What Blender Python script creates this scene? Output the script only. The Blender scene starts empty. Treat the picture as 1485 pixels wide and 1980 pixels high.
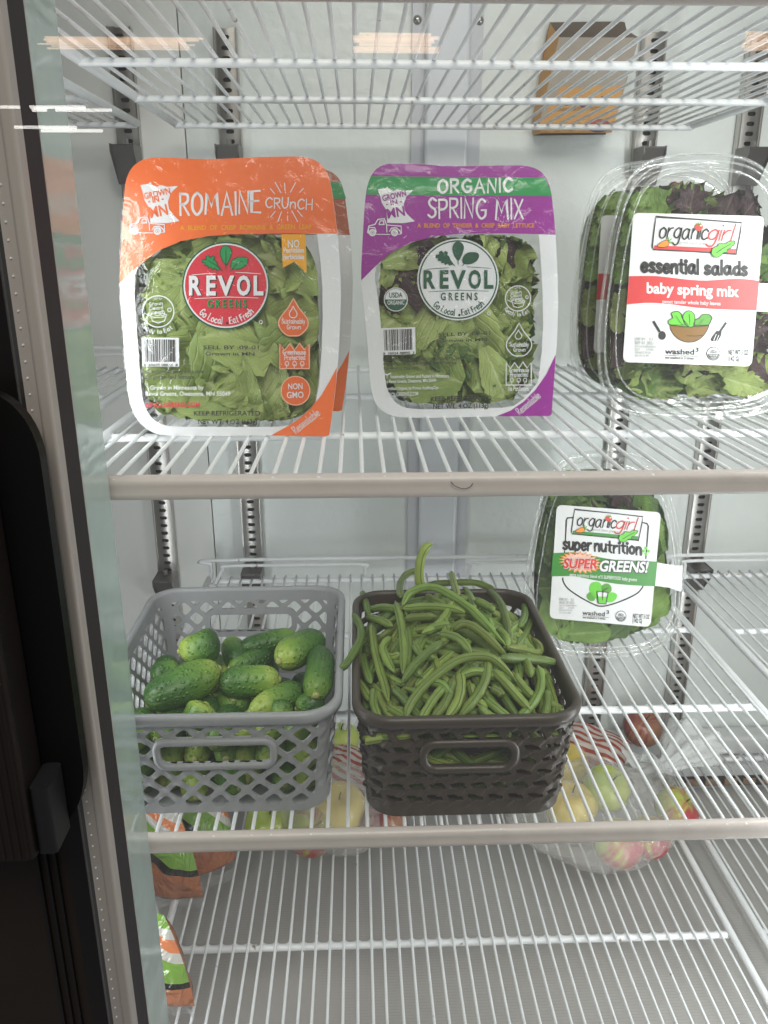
import bpy, math, random
from mathutils import Vector, Matrix, noise
R_ = math.radians
rnd = random.Random(7)
S = bpy.context.scene
COL = S.collection

# ------------------------------------------------------------------ camera
PW, PH, PF = 1485.0, 1980.0, 1560.0          # photo size and focal length in its pixels
_p, _y = R_(18.4), R_(2.0)
CF = Vector((math.sin(_y)*math.cos(_p), math.cos(_y)*math.cos(_p), -math.sin(_p)))
CR = Vector((math.cos(_y), -math.sin(_y), 0))
CU = CR.cross(CF)
cd = bpy.data.cameras.new('camera'); cam = bpy.data.objects.new('camera', cd); COL.objects.link(cam)
cd.sensor_fit = 'HORIZONTAL'; cd.sensor_width = 36; cd.lens = 36*PF/PW
cd.clip_start = 0.01; cd.clip_end = 200
m = Matrix.Identity(4)
for i in range(3):
    m[i][0], m[i][1], m[i][2] = CR[i], CU[i], -CF[i]
cam.matrix_world = m
S.camera = cam
# ------------------------------------------------------------------ world, lamps, exposure
w = bpy.data.worlds.new('World'); S.world = w; w.use_nodes = True
bg = w.node_tree.nodes['Background']; bg.inputs[0].default_value = (0.92, 0.95, 1.0, 1); bg.inputs[1].default_value = 0.15
S.view_settings.view_transform = 'Standard'; S.view_settings.look = 'None'
S.view_settings.exposure = 0.10; S.view_settings.gamma = 1; S.view_settings.use_curve_mapping = False
S.cycles.transparent_max_bounces = 48
S.cycles.max_bounces = 10

def area(name, loc, target, sx, sy, power, col):
    l = bpy.data.lights.new(name, 'AREA'); l.shape = 'RECTANGLE'; l.size = sx; l.size_y = sy
    l.energy = power; l.color = col
    o = bpy.data.objects.new(name, l); COL.objects.link(o); o.location = loc
    o.rotation_euler = (Vector(target)-Vector(loc)).to_track_quat('-Z', 'Y').to_euler()
    return o
area('led_strip_light', (-0.36, 0.72, -0.55), (0.10, 1.48, -0.70), 0.05, 1.3, 2.6, (0.95, 0.985, 1.0))
area('led_strip_light', (0.62, 0.68, -0.50), (0.05, 1.48, -0.60), 0.03, 1.5, 6.6, (0.95, 0.985, 1.0))
area('added_top_fill_light', (0.13, 0.76, 0.80), (0.13, 1.15, -0.6), 1.2, 0.05, 1.1, (0.95, 0.985, 1.0))  # added fill lamp above the shelves, no known fixture; brightens the interior
area('store_ceiling_light', (0.25, -1.1, 1.75), (0.12, 1.1, -0.65), 1.8, 1.2, 54, (1.0, 0.93, 0.86))

# ------------------------------------------------------------------ pixel helpers (used to measure real positions)
def ray(x, y): return CF + CR*((x-PW/2)/PF) - CU*((y-PH/2)/PF)
def atY(x, y, Y): d = ray(x, y); return d*(Y/d.y)
def atZ(x, y, Z): d = ray(x, y); return d*(Z/d.z)
def proj(P): z = P.dot(CF); return (PW/2+PF*P.dot(CR)/z, PH/2-PF*P.dot(CU)/z)

# ------------------------------------------------------------------ materials
MATS = {}
def mat(name, col=(0.8,0.8,0.8), rough=0.5, metal=0.0, spec=0.5, bump=None, var=0.0, vscale=20, emit=None, coat=0.0, detail=4):
    if name in MATS: return MATS[name]
    M = bpy.data.materials.new(name); M.use_nodes = True; nt = M.node_tree; b = nt.nodes['Principled BSDF']
    b.inputs['Base Color'].default_value = (*col, 1); b.inputs['Roughness'].default_value = rough
    b.inputs['Metallic'].default_value = metal; b.inputs['Specular IOR Level'].default_value = spec
    b.inputs['Coat Weight'].default_value = coat
    if emit: b.inputs['Emission Color'].default_value = (*col, 1); b.inputs['Emission Strength'].default_value = emit
    if var or bump:
        tc = nt.nodes.new('ShaderNodeTexCoord')
    if var:
        n = nt.nodes.new('ShaderNodeTexNoise'); n.inputs['Scale'].default_value = vscale; n.inputs['Detail'].default_value = detail
        nt.links.new(tc.outputs['Object'], n.inputs['Vector'])
        mx = nt.nodes.new('ShaderNodeMix'); mx.data_type = 'RGBA'
        mx.inputs[6].default_value = (*[c*(1-var) for c in col], 1); mx.inputs[7].default_value = (*[min(1, c*(1+var)) for c in col], 1)
        nt.links.new(n.outputs['Fac'], mx.inputs[0]); nt.links.new(mx.outputs[2], b.inputs['Base Color'])
    if bump:
        n2 = nt.nodes.new('ShaderNodeTexNoise'); n2.inputs['Scale'].default_value = bump[0]; n2.inputs['Detail'].default_value = 3
        nt.links.new(tc.outputs['Object'], n2.inputs['Vector'])
        bp = nt.nodes.new('ShaderNodeBump'); bp.inputs['Strength'].default_value = bump[1]; bp.inputs['Distance'].default_value = bump[2]
        nt.links.new(n2.outputs['Fac'], bp.inputs['Height']); nt.links.new(bp.outputs['Normal'], b.inputs['Normal'])
    MATS[name] = M; return M

def film(name, milk=0.02, rough=0.06, bump=None, tint=(1,1,1), gloss=1.0, milkcol=(0.9,0.9,0.9), ior=1.5):
    """thin clear plastic or glass: transparent, fresnel reflection, a little milkiness"""
    if name in MATS: return MATS[name]
    M = bpy.data.materials.new(name); M.use_nodes = True; nt = M.node_tree; nt.nodes.clear(); L = nt.links
    out = nt.nodes.new('ShaderNodeOutputMaterial'); tr = nt.nodes.new('ShaderNodeBsdfTransparent'); tr.inputs[0].default_value = (*tint, 1)
    df = nt.nodes.new('ShaderNodeBsdfDiffuse'); df.inputs[0].default_value = (*milkcol, 1)
    gl = nt.nodes.new('ShaderNodeBsdfGlossy'); gl.inputs['Roughness'].default_value = rough; gl.inputs[0].default_value = (gloss, gloss, gloss, 1)
    fr = nt.nodes.new('ShaderNodeFresnel'); fr.inputs[0].default_value = ior
    ge = nt.nodes.new('ShaderNodeNewGeometry'); mr = nt.nodes.new('ShaderNodeMapRange')      # same reflection from both faces of the sheet
    mr.inputs[3].default_value = ior; mr.inputs[4].default_value = 1/ior
    L.new(ge.outputs['Backfacing'], mr.inputs[0]); L.new(mr.outputs[0], fr.inputs[0])
    m1 = nt.nodes.new('ShaderNodeMixShader'); m1.inputs[0].default_value = milk
    m2 = nt.nodes.new('ShaderNodeMixShader')
    L.new(tr.outputs[0], m1.inputs[1]); L.new(df.outputs[0], m1.inputs[2])
    L.new(fr.outputs[0], m2.inputs[0]); L.new(m1.outputs[0], m2.inputs[1]); L.new(gl.outputs[0], m2.inputs[2]); L.new(m2.outputs[0], out.inputs[0])
    if bump:
        tc = nt.nodes.new('ShaderNodeTexCoord'); n2 = nt.nodes.new('ShaderNodeTexNoise')
        n2.inputs['Scale'].default_value = bump[0]; n2.inputs['Detail'].default_value = 4; n2.inputs['Distortion'].default_value = 1.5
        L.new(tc.outputs['Object'], n2.inputs['Vector'])
        bp = nt.nodes.new('ShaderNodeBump'); bp.inputs['Strength'].default_value = bump[1]; bp.inputs['Distance'].default_value = bump[2]
        L.new(n2.outputs['Fac'], bp.inputs['Height']); L.new(bp.outputs['Normal'], gl.inputs['Normal']); L.new(bp.outputs['Normal'], fr.inputs['Normal'])
    MATS[name] = M; return M

# ------------------------------------------------------------------ mesh builder and object helpers
class MB:
    def __init__(s): s.v = []; s.f = []; s.mi = []; s.mats = []; s.uv = {}
    def mid(s, M):
        if M not in s.mats: s.mats.append(M)
        return s.mats.index(M)
    def add(s, vs, fs, M):
        o = len(s.v); k = s.mid(M); s.v += [tuple(v) for v in vs]
        for f in fs: s.f.append(tuple(i+o for i in f)); s.mi.append(k)
        return o
    def box(s, a, b, M):
        x0, y0, z0 = a; x1, y1, z1 = b
        s.add([(x0,y0,z0),(x1,y0,z0),(x1,y1,z0),(x0,y1,z0),(x0,y0,z1),(x1,y0,z1),(x1,y1,z1),(x0,y1,z1)],
              [(0,3,2,1),(4,5,6,7),(0,1,5,4),(1,2,6,5),(2,3,7,6),(3,0,4,7)], M)
    def rbox(s, a, b, r, M, axis=0, n=4):
        """box with rounded long edges, long axis given"""
        lo = [0,1,2]; lo.remove(axis); p, q = lo
        prof = []
        for cx, cy, st in ((b[p]-r, b[q]-r, 0), (a[p]+r, b[q]-r, 90), (a[p]+r, a[q]+r, 180), (b[p]-r, a[q]+r, 270)):
            for k in range(n+1):
                t = R_(st+90*k/n); prof.append((cx+r*math.cos(t), cy+r*math.sin(t)))
        vs = []
        for e in (a[axis], b[axis]):
            for c in prof:
                v = [0,0,0]; v[axis] = e; v[p] = c[0]; v[q] = c[1]; vs.append(v)
        N = len(prof)
        fs = [(i, (i+1) % N, N+(i+1) % N, N+i) for i in range(N)] + [tuple(range(N)), tuple(range(2*N-1, N-1, -1))]
        s.add(vs, fs, M)
    def tube(s, path, rad, M, n=8, cap=True):
        path = [Vector(p) for p in path]; N = len(path); rs = rad if isinstance(rad, (list, tuple)) else [rad]*N
        up = Vector((0.13, 0.31, 0.94)); vs = []; fs = []
        prevx = None
        for i, p in enumerate(path):
            t = (path[min(i+1, N-1)]-path[max(i-1, 0)]).normalized()
            if prevx is None:
                x = t.cross(up)
                if x.length < 1e-3: x = t.cross(Vector((1,0,0)))
            else: x = prevx-t*prevx.dot(t)
            x.normalize(); prevx = x; y = t.cross(x)
            for k in range(n):
                a = 2*math.pi*k/n; vs.append(p+(x*math.cos(a)+y*math.sin(a))*rs[i])
        for i in range(N-1):
            for k in range(n):
                fs.append((i*n+k, i*n+(k+1) % n, (i+1)*n+(k+1) % n, (i+1)*n+k))
        if cap: fs += [tuple(range(n-1, -1, -1)), tuple(range((N-1)*n, N*n))]
        s.add(vs, fs, M)
    def grid(s, pts, M, uv=False, closed=False):
        nu, nv = len(pts), len(pts[0]); vs = [p for r in pts for p in r]; fs = []
        for i in range(nu-1):
            for j in range(nv-1 if not closed else nv):
                j2 = (j+1) % nv
                fs.append((i*nv+j, i*nv+j2, (i+1)*nv+j2, (i+1)*nv+j))
        o = s.add(vs, fs, M)
        if uv:
            for i in range(nu):
                for j in range(nv): s.uv[o+i*nv+j] = (j/(nv-1), i/(nu-1))
    def build(s, name, parent=None, smooth=False, org=None):
        me = bpy.data.meshes.new(name)
        o3 = Vector(org) if org is not None else (parent_origin(parent) if parent else Vector((0,0,0)))
        me.from_pydata([tuple(Vector(v)-o3) for v in s.v], [], s.f)
        for M in s.mats: me.materials.append(M)
        me.polygons.foreach_set('material_index', s.mi)
        if smooth: me.polygons.foreach_set('use_smooth', [True]*len(s.f))
        if s.uv:
            ul = me.uv_layers.new(name='UVMap')
            for l in me.loops: ul.data[l.index].uv = s.uv.get(l.vertex_index, (0,0))
        me.update()
        o = bpy.data.objects.new(name, me); COL.objects.link(o)
        if parent: o.parent = parent
        elif org is not None: o.location = o3
        return o
def parent_origin(p):
    v = Vector((0,0,0))
    while p: v = v+p.location; p = p.parent
    return v
def thing(name, label, cat, loc=(0,0,0), group=None):
    o = bpy.data.objects.new(name, None); COL.objects.link(o); o.location = loc; o.empty_display_size = 0.02
    return tag(o, label, cat, group)
def tag(o, label, cat, group=None):
    o['label'] = label; o['category'] = cat
    if group: o['group'] = group
    return o
def struct(o): o['kind'] = 'structure'; return o
def dup(root, loc, label=None, rotz=0.0, parent=None):
    c = root.copy(); COL.objects.link(c)
    if parent: c.parent = parent
    else:
        c.location = loc; c.rotation_euler.z = rotz
        if label: c['label'] = label
    for ch in [k for k in root.children]: dup(ch, None, parent=c)
    return c
def cr(pts, n=8, closed=False):
    """Catmull-Rom through 2-D or 3-D points"""
    P = [Vector(p) for p in pts]; N = len(P); out = []
    rng = range(N if closed else N-1)
    for i in rng:
        if closed: a, b, c, d = P[(i-1) % N], P[i], P[(i+1) % N], P[(i+2) % N]
        else: a, b, c, d = P[max(i-1,0)], P[i], P[i+1], P[min(i+2,N-1)]
        for k in range(n):
            t = k/n
            out.append(0.5*((2*b)+(c-a)*t+(2*a-5*b+4*c-d)*t*t+(3*b-a-3*c+d)*t**3))
    if not closed: out.append(P[-1])
    return out

# ------------------------------------------------------------------ perforated plate (marching squares)
def perforated(mb, f, s0, s1, ns, h0, h1, nh, out, inn, M, wrap=False):
    """f(s,h)>0 is solid; out/inn map (s,h) to the two skins"""
    ss = [s0+(s1-s0)*i/ns for i in range(ns+1)]; hh = [h0+(h1-h0)*j/nh for j in range(nh+1)]
    F = [[f(s, h) for h in hh] for s in ss]
    if wrap: F[ns] = F[0]
    vid = {}; V = []
    def vert(key, s, h):
        if key not in vid: vid[key] = len(V); V.append((s, h))
        return vid[key]
    faces = []; walls = []
    for i in range(ns):
        for j in range(nh):
            c = [(i,j),(i+1,j),(i+1,j+1),(i,j+1)]; val = [F[a][b] for a, b in c]
            if max(val) <= 0: continue
            poly = []; cross = []
            for k in range(4):
                a, b = c[k], c[(k+1) % 4]; va, vb = val[k], val[(k+1) % 4]
                if va > 0: poly.append(vert(a, ss[a[0]], hh[a[1]]))
                if (va > 0) != (vb > 0):
                    t = va/(va-vb); key = (a, b) if a < b else (b, a)
                    poly.append(vert(key, ss[a[0]]+(ss[b[0]]-ss[a[0]])*t, hh[a[1]]+(hh[b[1]]-hh[a[1]])*t))
                    cross.append((poly[-1], va > 0))
            if len(poly) >= 3: faces.append(poly)
            if len(cross) >= 2:
                for k in range(len(cross)):
                    p, q = cross[k], cross[(k+1) % len(cross)]
                    if p[1] and not q[1]: walls.append((p[0], q[0]))
    n = len(V)
    mb.add([out(*p) for p in V], faces, M)
    mb.add([inn(*p) for p in V], [tuple(reversed(p)) for p in faces], M)
    vs = []; fs = []
    for a, b in walls:
        o = len(vs); vs += [out(*V[a]), out(*V[b]), inn(*V[b]), inn(*V[a])]; fs.append((o, o+1, o+2, o+3))
    mb.add(vs, fs, M)

# ------------------------------------------------------------------ drawing on a flat sheet (printed film, labels)
class Sheet:
    """plane with origin O; zoom-crop coordinates (zx,zy) of the photo give real positions on the plane"""
    def __init__(s, O, tilt, yaw, zx, zy, zs):
        s.O = Vector(O); s.U = Vector((math.cos(yaw), math.sin(yaw), 0))
        b = Vector((-math.sin(yaw), math.cos(yaw), 0))
        s.V = b*math.sin(tilt)+Vector((0,0,1))*math.cos(tilt); s.N = s.U.cross(s.V)
        s.zx, s.zy, s.zs = zx, zy, zs
    def w(s, x, y, k=0.0):
        d = ray(s.zx+x/s.zs, s.zy+y/s.zs); P = d*(s.O.dot(s.N)/d.dot(s.N)); return P+s.N*k
    def uv(s, x, y): P = s.w(x, y)-s.O; return (P.dot(s.U), P.dot(s.V))
    def p(s, u, v, k=0.0): return s.O+s.U*u+s.V*v+s.N*k
LAY = 0.0003
def poly(mb, sh, pts, k, M):
    mb.add([sh.w(p[0], p[1], k*LAY) for p in pts], [tuple(range(len(pts)))], M)
def circle(cx, cy, r, n=40, ry=None, rot=0): return [(cx+r*math.cos(2*math.pi*i/n+rot), cy+(ry or r)*math.sin(2*math.pi*i/n+rot)) for i in range(n)]
def rrect(x0, y0, x1, y1, r, n=5):
    o = []
    for cx, cy, st in ((x1-r, y0+r, -90), (x1-r, y1-r, 0), (x0+r, y1-r, 90), (x0+r, y0+r, 180)):
        for k in range(n+1): t = R_(st+90*k/n); o.append((cx+r*math.cos(t), cy+r*math.sin(t)))
    return o
def rquad(c, r, n=5):
    """quad given by 4 corners, rounded"""
    o = []
    for i in range(4):
        a, b, d = Vector(c[i-1]), Vector(c[i]), Vector(c[(i+1) % 4])
        p = b+(a-b).normalized()*r; q = b+(d-b).normalized()*r
        for k in range(n+1):
            t = k/n; o.append(tuple(p*(1-t)**2+b*2*t*(1-t)+q*t*t))
    return o
def stroke(mb, sh, pts, wd, k, M, closed=False):
    P = [Vector((p[0], p[1])) for p in pts]; N = len(P)
    if N == 1: poly(mb, sh, circle(P[0].x, P[0].y, wd*0.65, 8), k, M); return
    vs = []; fs = []
    for i in range(N):
        a = P[i-1] if (i > 0 or closed) else P[i]; b = P[(i+1) % N] if (i < N-1 or closed) else P[i]
        t = (b-a)
        if t.length < 1e-9: t = Vector((1,0))
        t.normalize(); n = Vector((-t.y, t.x))*wd/2
        ww = wd/2
        if i == 0 and not closed: q = P[i]-t*ww*0.8
        elif i == N-1 and not closed: q = P[i]+t*ww*0.8
        else: q = P[i]
        sc = 1.0
        if 0 < i < N-1 or closed:
            d1 = (P[i]-P[i-1]).normalized(); sc = min(1.6, 1/max(0.4, abs(d1.dot(t))))
        elif True: sc = 0.75
        vs += [sh.w(*(q+n*sc), k*LAY), sh.w(*(q-n*sc), k*LAY)]
    for i in range(N if closed else N-1):
        j = (i+1) % N; fs.append((2*i, 2*i+1, 2*j+1, 2*j))
    mb.add(vs, fs, M)
def dashes(mb, sh, segs, wd, k, M):
    for sg in segs: stroke(mb, sh, sg, wd, k, M)

# built-in sans lettering
_fc = {}
def bfont(txt, off=0.0):
    key = (txt, off)
    if key in _fc: return _fc[key]
    c = bpy.data.curves.new('lettering', 'FONT'); c.body = txt; c.size = 1; c.offset = off; c.resolution_u = 3
    o = bpy.data.objects.new('lettering', c); COL.objects.link(o)
    me = bpy.data.meshes.new_from_object(o)
    v = [(p.co.x, p.co.y) for p in me.vertices]; f = [tuple(q.vertices) for q in me.polygons]
    bpy.data.objects.remove(o); bpy.data.meshes.remove(me); bpy.data.curves.remove(c)
    _fc[key] = (v, f); return v, f
CAPH = max(p[1] for p in bfont('H')[0])
def place(p0, p1, x0, x1, h):
    """affine from text units (x0..x1 wide, cap 1) to zoom px along p0->p1"""
    a, b = Vector(p0), Vector(p1); d = (b-a); n = Vector((d.y, -d.x)).normalized()*h; sx = d/(x1-x0)
    return lambda x, y: tuple(a+sx*(x-x0)+n*y)
def text(mb, sh, txt, p0, p1, h, k, M, off=0.014, shear=0.0, fn=None):
    v, f = bfont(txt, off)
    x0, x1 = min(p[0] for p in v), max(p[0] for p in v)
    T = fn or place(p0, p1, x0, x1, h)
    mb.add([sh.w(*T(x+shear*y, y/CAPH), k*LAY) for x, y in v], f, M)
# hand-drawn marker lettering: strokes on a cap-height-1 grid; leading 's' = smooth
G = {
'A':[[(0,0),(.27,1),(.55,0)],[(.1,.35),(.46,.36)]],'B':[[(0,0),(0,1)],['s',(0,1),(.35,.95),(.36,.62),(.03,.53)],['s',(.03,.53),(.45,.45),(.4,.06),(0,0)]],
'C':[['s',(.5,.85),(.28,1),(.05,.7),(.05,.28),(.25,0),(.5,.15)]],'D':[[(0,0),(0,1)],['s',(0,1),(.4,.85),(.5,.5),(.38,.12),(0,0)]],
'E':[[(.42,1),(0,.97),(0,.02),(.44,0)],[(0,.52),(.35,.54)]],'F':[[(.42,1),(0,.98),(0,0)],[(0,.52),(.34,.53)]],
'G':[['s',(.5,.86),(.3,1),(.06,.7),(.05,.3),(.27,0),(.5,.15),(.52,.42)],[(.3,.43),(.54,.44)]],'H':[[(0,0),(0,1)],[(.45,0),(.45,1)],[(0,.5),(.45,.52)]],
'I':[[(.02,0),(.0,1)]],'J':[['s',(.35,1),(.35,.25),(.2,0),(0,.15)]],'K':[[(0,0),(0,1)],[(.44,1),(.02,.48),(.46,0)]],'L':[[(0,1),(0,0),(.4,.02)]],
'M':[[(0,0),(.08,1),(.32,.35),(.58,1),(.68,0)]],'N':[[(0,0),(.03,1),(.45,.02),(.48,1)]],'O':[['s',(.28,1),(.05,.75),(.03,.28),(.26,0),(.5,.26),(.5,.75),(.28,1)]],
'P':[[(.02,0),(0,1)],['s',(0,.98),(.38,.95),(.42,.65),(.25,.48),(.02,.46)]],'R':[[(.02,0),(0,1)],['s',(0,.98),(.36,.95),(.4,.68),(.25,.52),(.02,.48)],[(.14,.5),(.45,0)]],
'S':[['s',(.42,.87),(.22,1),(.04,.8),(.13,.58),(.36,.4),(.38,.14),(.18,0),(0,.13)]],'T':[[(0,1),(.5,.99)],[(.25,.99),(.25,0)]],
'U':[['s',(0,1),(0,.3),(.2,0),(.42,.25),(.45,1)]],'V':[[(0,1),(.25,0),(.5,1)]],'W':[[(0,1),(.17,0),(.36,.7),(.54,0),(.72,1)]],'X':[[(0,1),(.46,0)],[(.44,1),(.0,0)]],
'Y':[[(0,1),(.25,.5)],[(.5,1),(.2,0)]],'Z':[[(0,1),(.45,1),(0,0),(.46,0)]],
'a':[['s',(.42,.5),(.25,.62),(.04,.42),(.05,.12),(.22,.0),(.38,.2),(.43,.55)],[(.43,.6),(.42,.12),(.52,0)]],
'b':[[(0,1),(0,0)],['s',(0,.35),(.17,.62),(.4,.5),(.42,.2),(.22,0),(0,.12)]],'c':[['s',(.4,.5),(.22,.62),(.03,.42),(.04,.15),(.2,0),(.4,.1)]],
'd':[['s',(.42,.5),(.25,.62),(.04,.42),(.05,.12),(.22,.0),(.4,.2)],[(.43,1),(.43,0)]],'e':[['s',(.04,.3),(.4,.36),(.36,.56),(.2,.62),(.03,.42),(.04,.15),(.2,0),(.42,.12)]],
'f':[['s',(.36,.92),(.24,1),(.14,.8),(.14,0)],[(0,.58),(.32,.58)]],'g':[['s',(.42,.5),(.25,.62),(.04,.42),(.05,.14),(.22,.04),(.38,.2),(.43,.55)],['s',(.43,.6),(.42,0),(.34,-.3),(.16,-.36),(0,-.24)]],
'h':[[(0,1),(0,0)],['s',(0,.35),(.16,.6),(.34,.56),(.4,.36),(.4,0)]],'i':[[(0,.6),(0,0)],[(0,.86)]],'j':[['s',(.15,.6),(.15,-.2),(0,-.3)],[(.15,.86)]],
'k':[[(0,1),(0,0)],[(.36,.6),(.02,.28),(.38,0)]],'l':[[(0,1),(0,0)]],'m':[[(0,.6),(0,0)],['s',(0,.38),(.12,.6),(.26,.57),(.3,.36),(.3,0)],['s',(.3,.38),(.42,.6),(.56,.57),(.6,.36),(.6,0)]],
'n':[[(0,.6),(0,0)],['s',(0,.36),(.15,.6),(.33,.57),(.39,.36),(.39,0)]],'o':[['s',(.22,.62),(.03,.44),(.05,.12),(.22,0),(.4,.14),(.41,.46),(.22,.62)]],
'p':[[(0,.6),(0,-.34)],['s',(0,.35),(.17,.62),(.4,.5),(.42,.2),(.22,0),(0,.12)]],'r':[[(0,.6),(0,0)],['s',(0,.33),(.12,.55),(.3,.6)]],
's':[['s',(.34,.54),(.18,.62),(.04,.5),(.13,.35),(.3,.22),(.3,.06),(.14,0),(0,.08)]],'t':[[(.14,.9),(.14,.1),(.28,0)],[(0,.6),(.3,.6)]],
'u':[['s',(0,.6),(0,.2),(.12,0),(.28,.06),(.39,.3)],[(.39,.6),(.39,0)]],'v':[[(0,.6),(.18,0),(.36,.6)]],'w':[[(0,.6),(.13,0),(.26,.45),(.4,0),(.53,.6)]],
'x':[[(0,.6),(.36,0)],[(.36,.6),(0,0)]],'y':[[(0,.6),(.2,.05)],[(.4,.6),(.12,-.34)]],'z':[[(0,.6),(.36,.6),(0,0),(.36,0)]],
'.':[[(.03,.02)]],'!':[[(.0,1),(.0,.3)],[(0,.03)]],'-':[[(0,.45),(.28,.45)]],'3':[['s',(.0,.9),(.2,1),(.38,.8),(.15,.55),(.4,.3),(.2,0),(0,.1)]],'+':[[(0,.4),(.3,.4)],[(.15,.25),(.15,.55)]],
}
def hand_strokes(txt, gap=0.17, jit=0.0, seed=1):
    r = random.Random(seed); x = 0; out = []
    for ch in txt:
        if ch == ' ': x += 0.38; continue
        g = G.get(ch)
        if not g: x += .2; continue
        wdt = 0; dy = r.uniform(-jit, jit); sc = 1+r.uniform(-jit, jit)
        for st in g:
            if st[0] == 's': pts = [tuple(q) for q in cr([p for p in st[1:]], 5)]
            else: pts = st
            out.append([(x+p[0], p[1]*sc+dy) for p in pts]); wdt = max(wdt, max(p[0] for p in pts))
        x += wdt+gap
    return out, x-gap
def hand(mb, sh, txt, p0, p1, h, wd, k, M, gap=0.17, jit=0.03, shear=0.0, fn=None):
    st, W = hand_strokes(txt, gap, jit, len(txt)*7)
    T = fn(W) if fn else place(p0, p1, 0, W, h)
    for s_ in st: stroke(mb, sh, [T(x+shear*y, y) for x, y in s_], wd, k, M)
def arc_fn(cx, cy, r, a0, a1, h):
    """text on the lower inside of a circle, angles in degrees measured from straight down, left negative"""
    def mk(W):
        def T(x, y):
            a = R_(a0+(a1-a0)*x/W); rr = r-y*h
            return (cx+rr*math.sin(a), cy+rr*math.cos(a))
        return T
    return mk

# ------------------------------------------------------------------ common materials
WHITE_WIRE = mat('white_coated_wire', (0.80,0.81,0.83), 0.35, bump=(60,0.12,0.002), var=0.05, vscale=30)
_nt = WHITE_WIRE.node_tree; _b = _nt.nodes['Principled BSDF']; _l = _b.inputs['Base Color'].links[0].from_socket      # rust specks and grime on the coating
_tc = _nt.nodes.new('ShaderNodeNewGeometry'); _n = _nt.nodes.new('ShaderNodeTexNoise'); _n.inputs['Scale'].default_value = 55; _n.inputs['Detail'].default_value = 2; _nt.links.new(_tc.outputs['Position'], _n.inputs['Vector'])
_r = _nt.nodes.new('ShaderNodeMapRange'); _r.inputs[1].default_value = 0.70; _r.inputs[2].default_value = 0.76; _nt.links.new(_n.outputs['Fac'], _r.inputs[0])
_m = _nt.nodes.new('ShaderNodeMix'); _m.data_type = 'RGBA'; _m.inputs[7].default_value = (0.30,0.22,0.15,1); _nt.links.new(_l, _m.inputs[6]); _nt.links.new(_r.outputs[0], _m.inputs[0]); _nt.links.new(_m.outputs[2], _b.inputs['Base Color'])
RAIL = mat('shelf_front_plastic', (0.60,0.535,0.505), 0.32, bump=(28,0.35,0.004), var=0.06, vscale=18)
INK_W = mat('white_ink', (0.70,0.70,0.715), 0.35)
INK_K = mat('black_ink', (0.018,0.017,0.017), 0.4)
INK_GREEN = mat('dark_green_ink', (0.012,0.085,0.042), 0.35)
CLEARFILM = film('clear_lidding_film', 0.006, 0.06, (26, 0.34, 0.010), gloss=0.85)
CLEARTRAY = film('clear_tray_plastic', 0.03, 0.08, (25, 0.15, 0.004))
CLAM = film('clamshell_plastic', 0.022, 0.05, (18, 0.10, 0.004))
CLAMEDGE = film('clamshell_edge_plastic', 0.13, 0.06, None, ior=1.7)
GLASS = film('door_glass', 0.012, 0.0, None, tint=(0.965,0.98,0.97), ior=1.45)

# ================================================================== the cooler interior
ZM, ZL, ZB, ZT = -0.2016, -0.5986, -1.0, 0.185      # wire tops of the shelves
YB = 1.48                                            # back wall
WALL = mat('embossed_aluminium_wall', (0.74,0.77,0.755), 0.42, metal=0.10, bump=(42,0.28,0.005), var=0.05, vscale=9)
PANEL = mat('smooth_white_panel', (0.74,0.735,0.71), 0.5, var=0.04, vscale=5)
mb = MB(); mb.box((-0.277, YB, -1.16), (1.6, YB+0.02, 1.0), WALL)
struct(mb.build('back_wall'))
mb = MB(); mb.box((-1.5, YB-0.003, -1.16), (-0.279, YB+0.02, 1.0), PANEL)
struct(mb.build('side_wall_panel'))
FLOORM = mat('grey_floor_pan', (0.41,0.39,0.375), 0.42, var=0.10, vscale=6)
mb = MB(); mb.box((-1.5, 0.35, -1.12), (1.6, 1.40, -1.085), FLOORM)
for i in range(170):                                  # fine pressed ribs of the pan
    y = 0.45+i*0.0052
    mb.box((-1.5, y, -1.085), (1.6, y+0.0026, -1.0848), FLOORM)
struct(mb.build('floor_pan'))
CEILM = mat('white_cooler_lining', (0.62,0.63,0.63), 0.5, var=0.04)
mb = MB(); mb.box((-1.5, 0.66, 0.86), (1.6, YB, 0.90), CEILM); struct(mb.build('cooler_ceiling'))
mb = MB(); mb.box((1.45, 0.72, -1.1), (1.5, YB, 0.86), CEILM); struct(mb.build('side_wall'))
mb = MB(); mb.box((-1.5, 0.72, -1.1), (-1.45, YB, 0.86), CEILM); struct(mb.build('side_wall'))

# rear bottom ledge with the return-air slot
t = thing('return_air_ledge', 'pale stepped metal ledge along the foot of the back wall with a rusty slot', 'ledge', (0.14, 1.45, -1.085))
mb = MB(); mb.rbox((-1.45, 1.405, -1.085), (1.45, YB-0.004, -1.03), 0.01, CEILM); mb.rbox((-1.45, 1.43, -1.028), (1.45, YB-0.004, -0.985), 0.008, CEILM)
mb.build('step', t)
mb = MB(); mb.box((-1.45, 1.398, -1.078), (1.45, 1.404, -1.058), mat('dark_slot', (0.05,0.04,0.035), 0.6))
for i in range(60): mb.box((-1.2+i*0.04, 1.394, -1.074), (-1.2+i*0.04+0.026, 1.3975, -1.060), mat('rusty_metal', (0.30,0.20,0.13), 0.5, var=0.5, vscale=40))
mb.build('slot', t)

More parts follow.
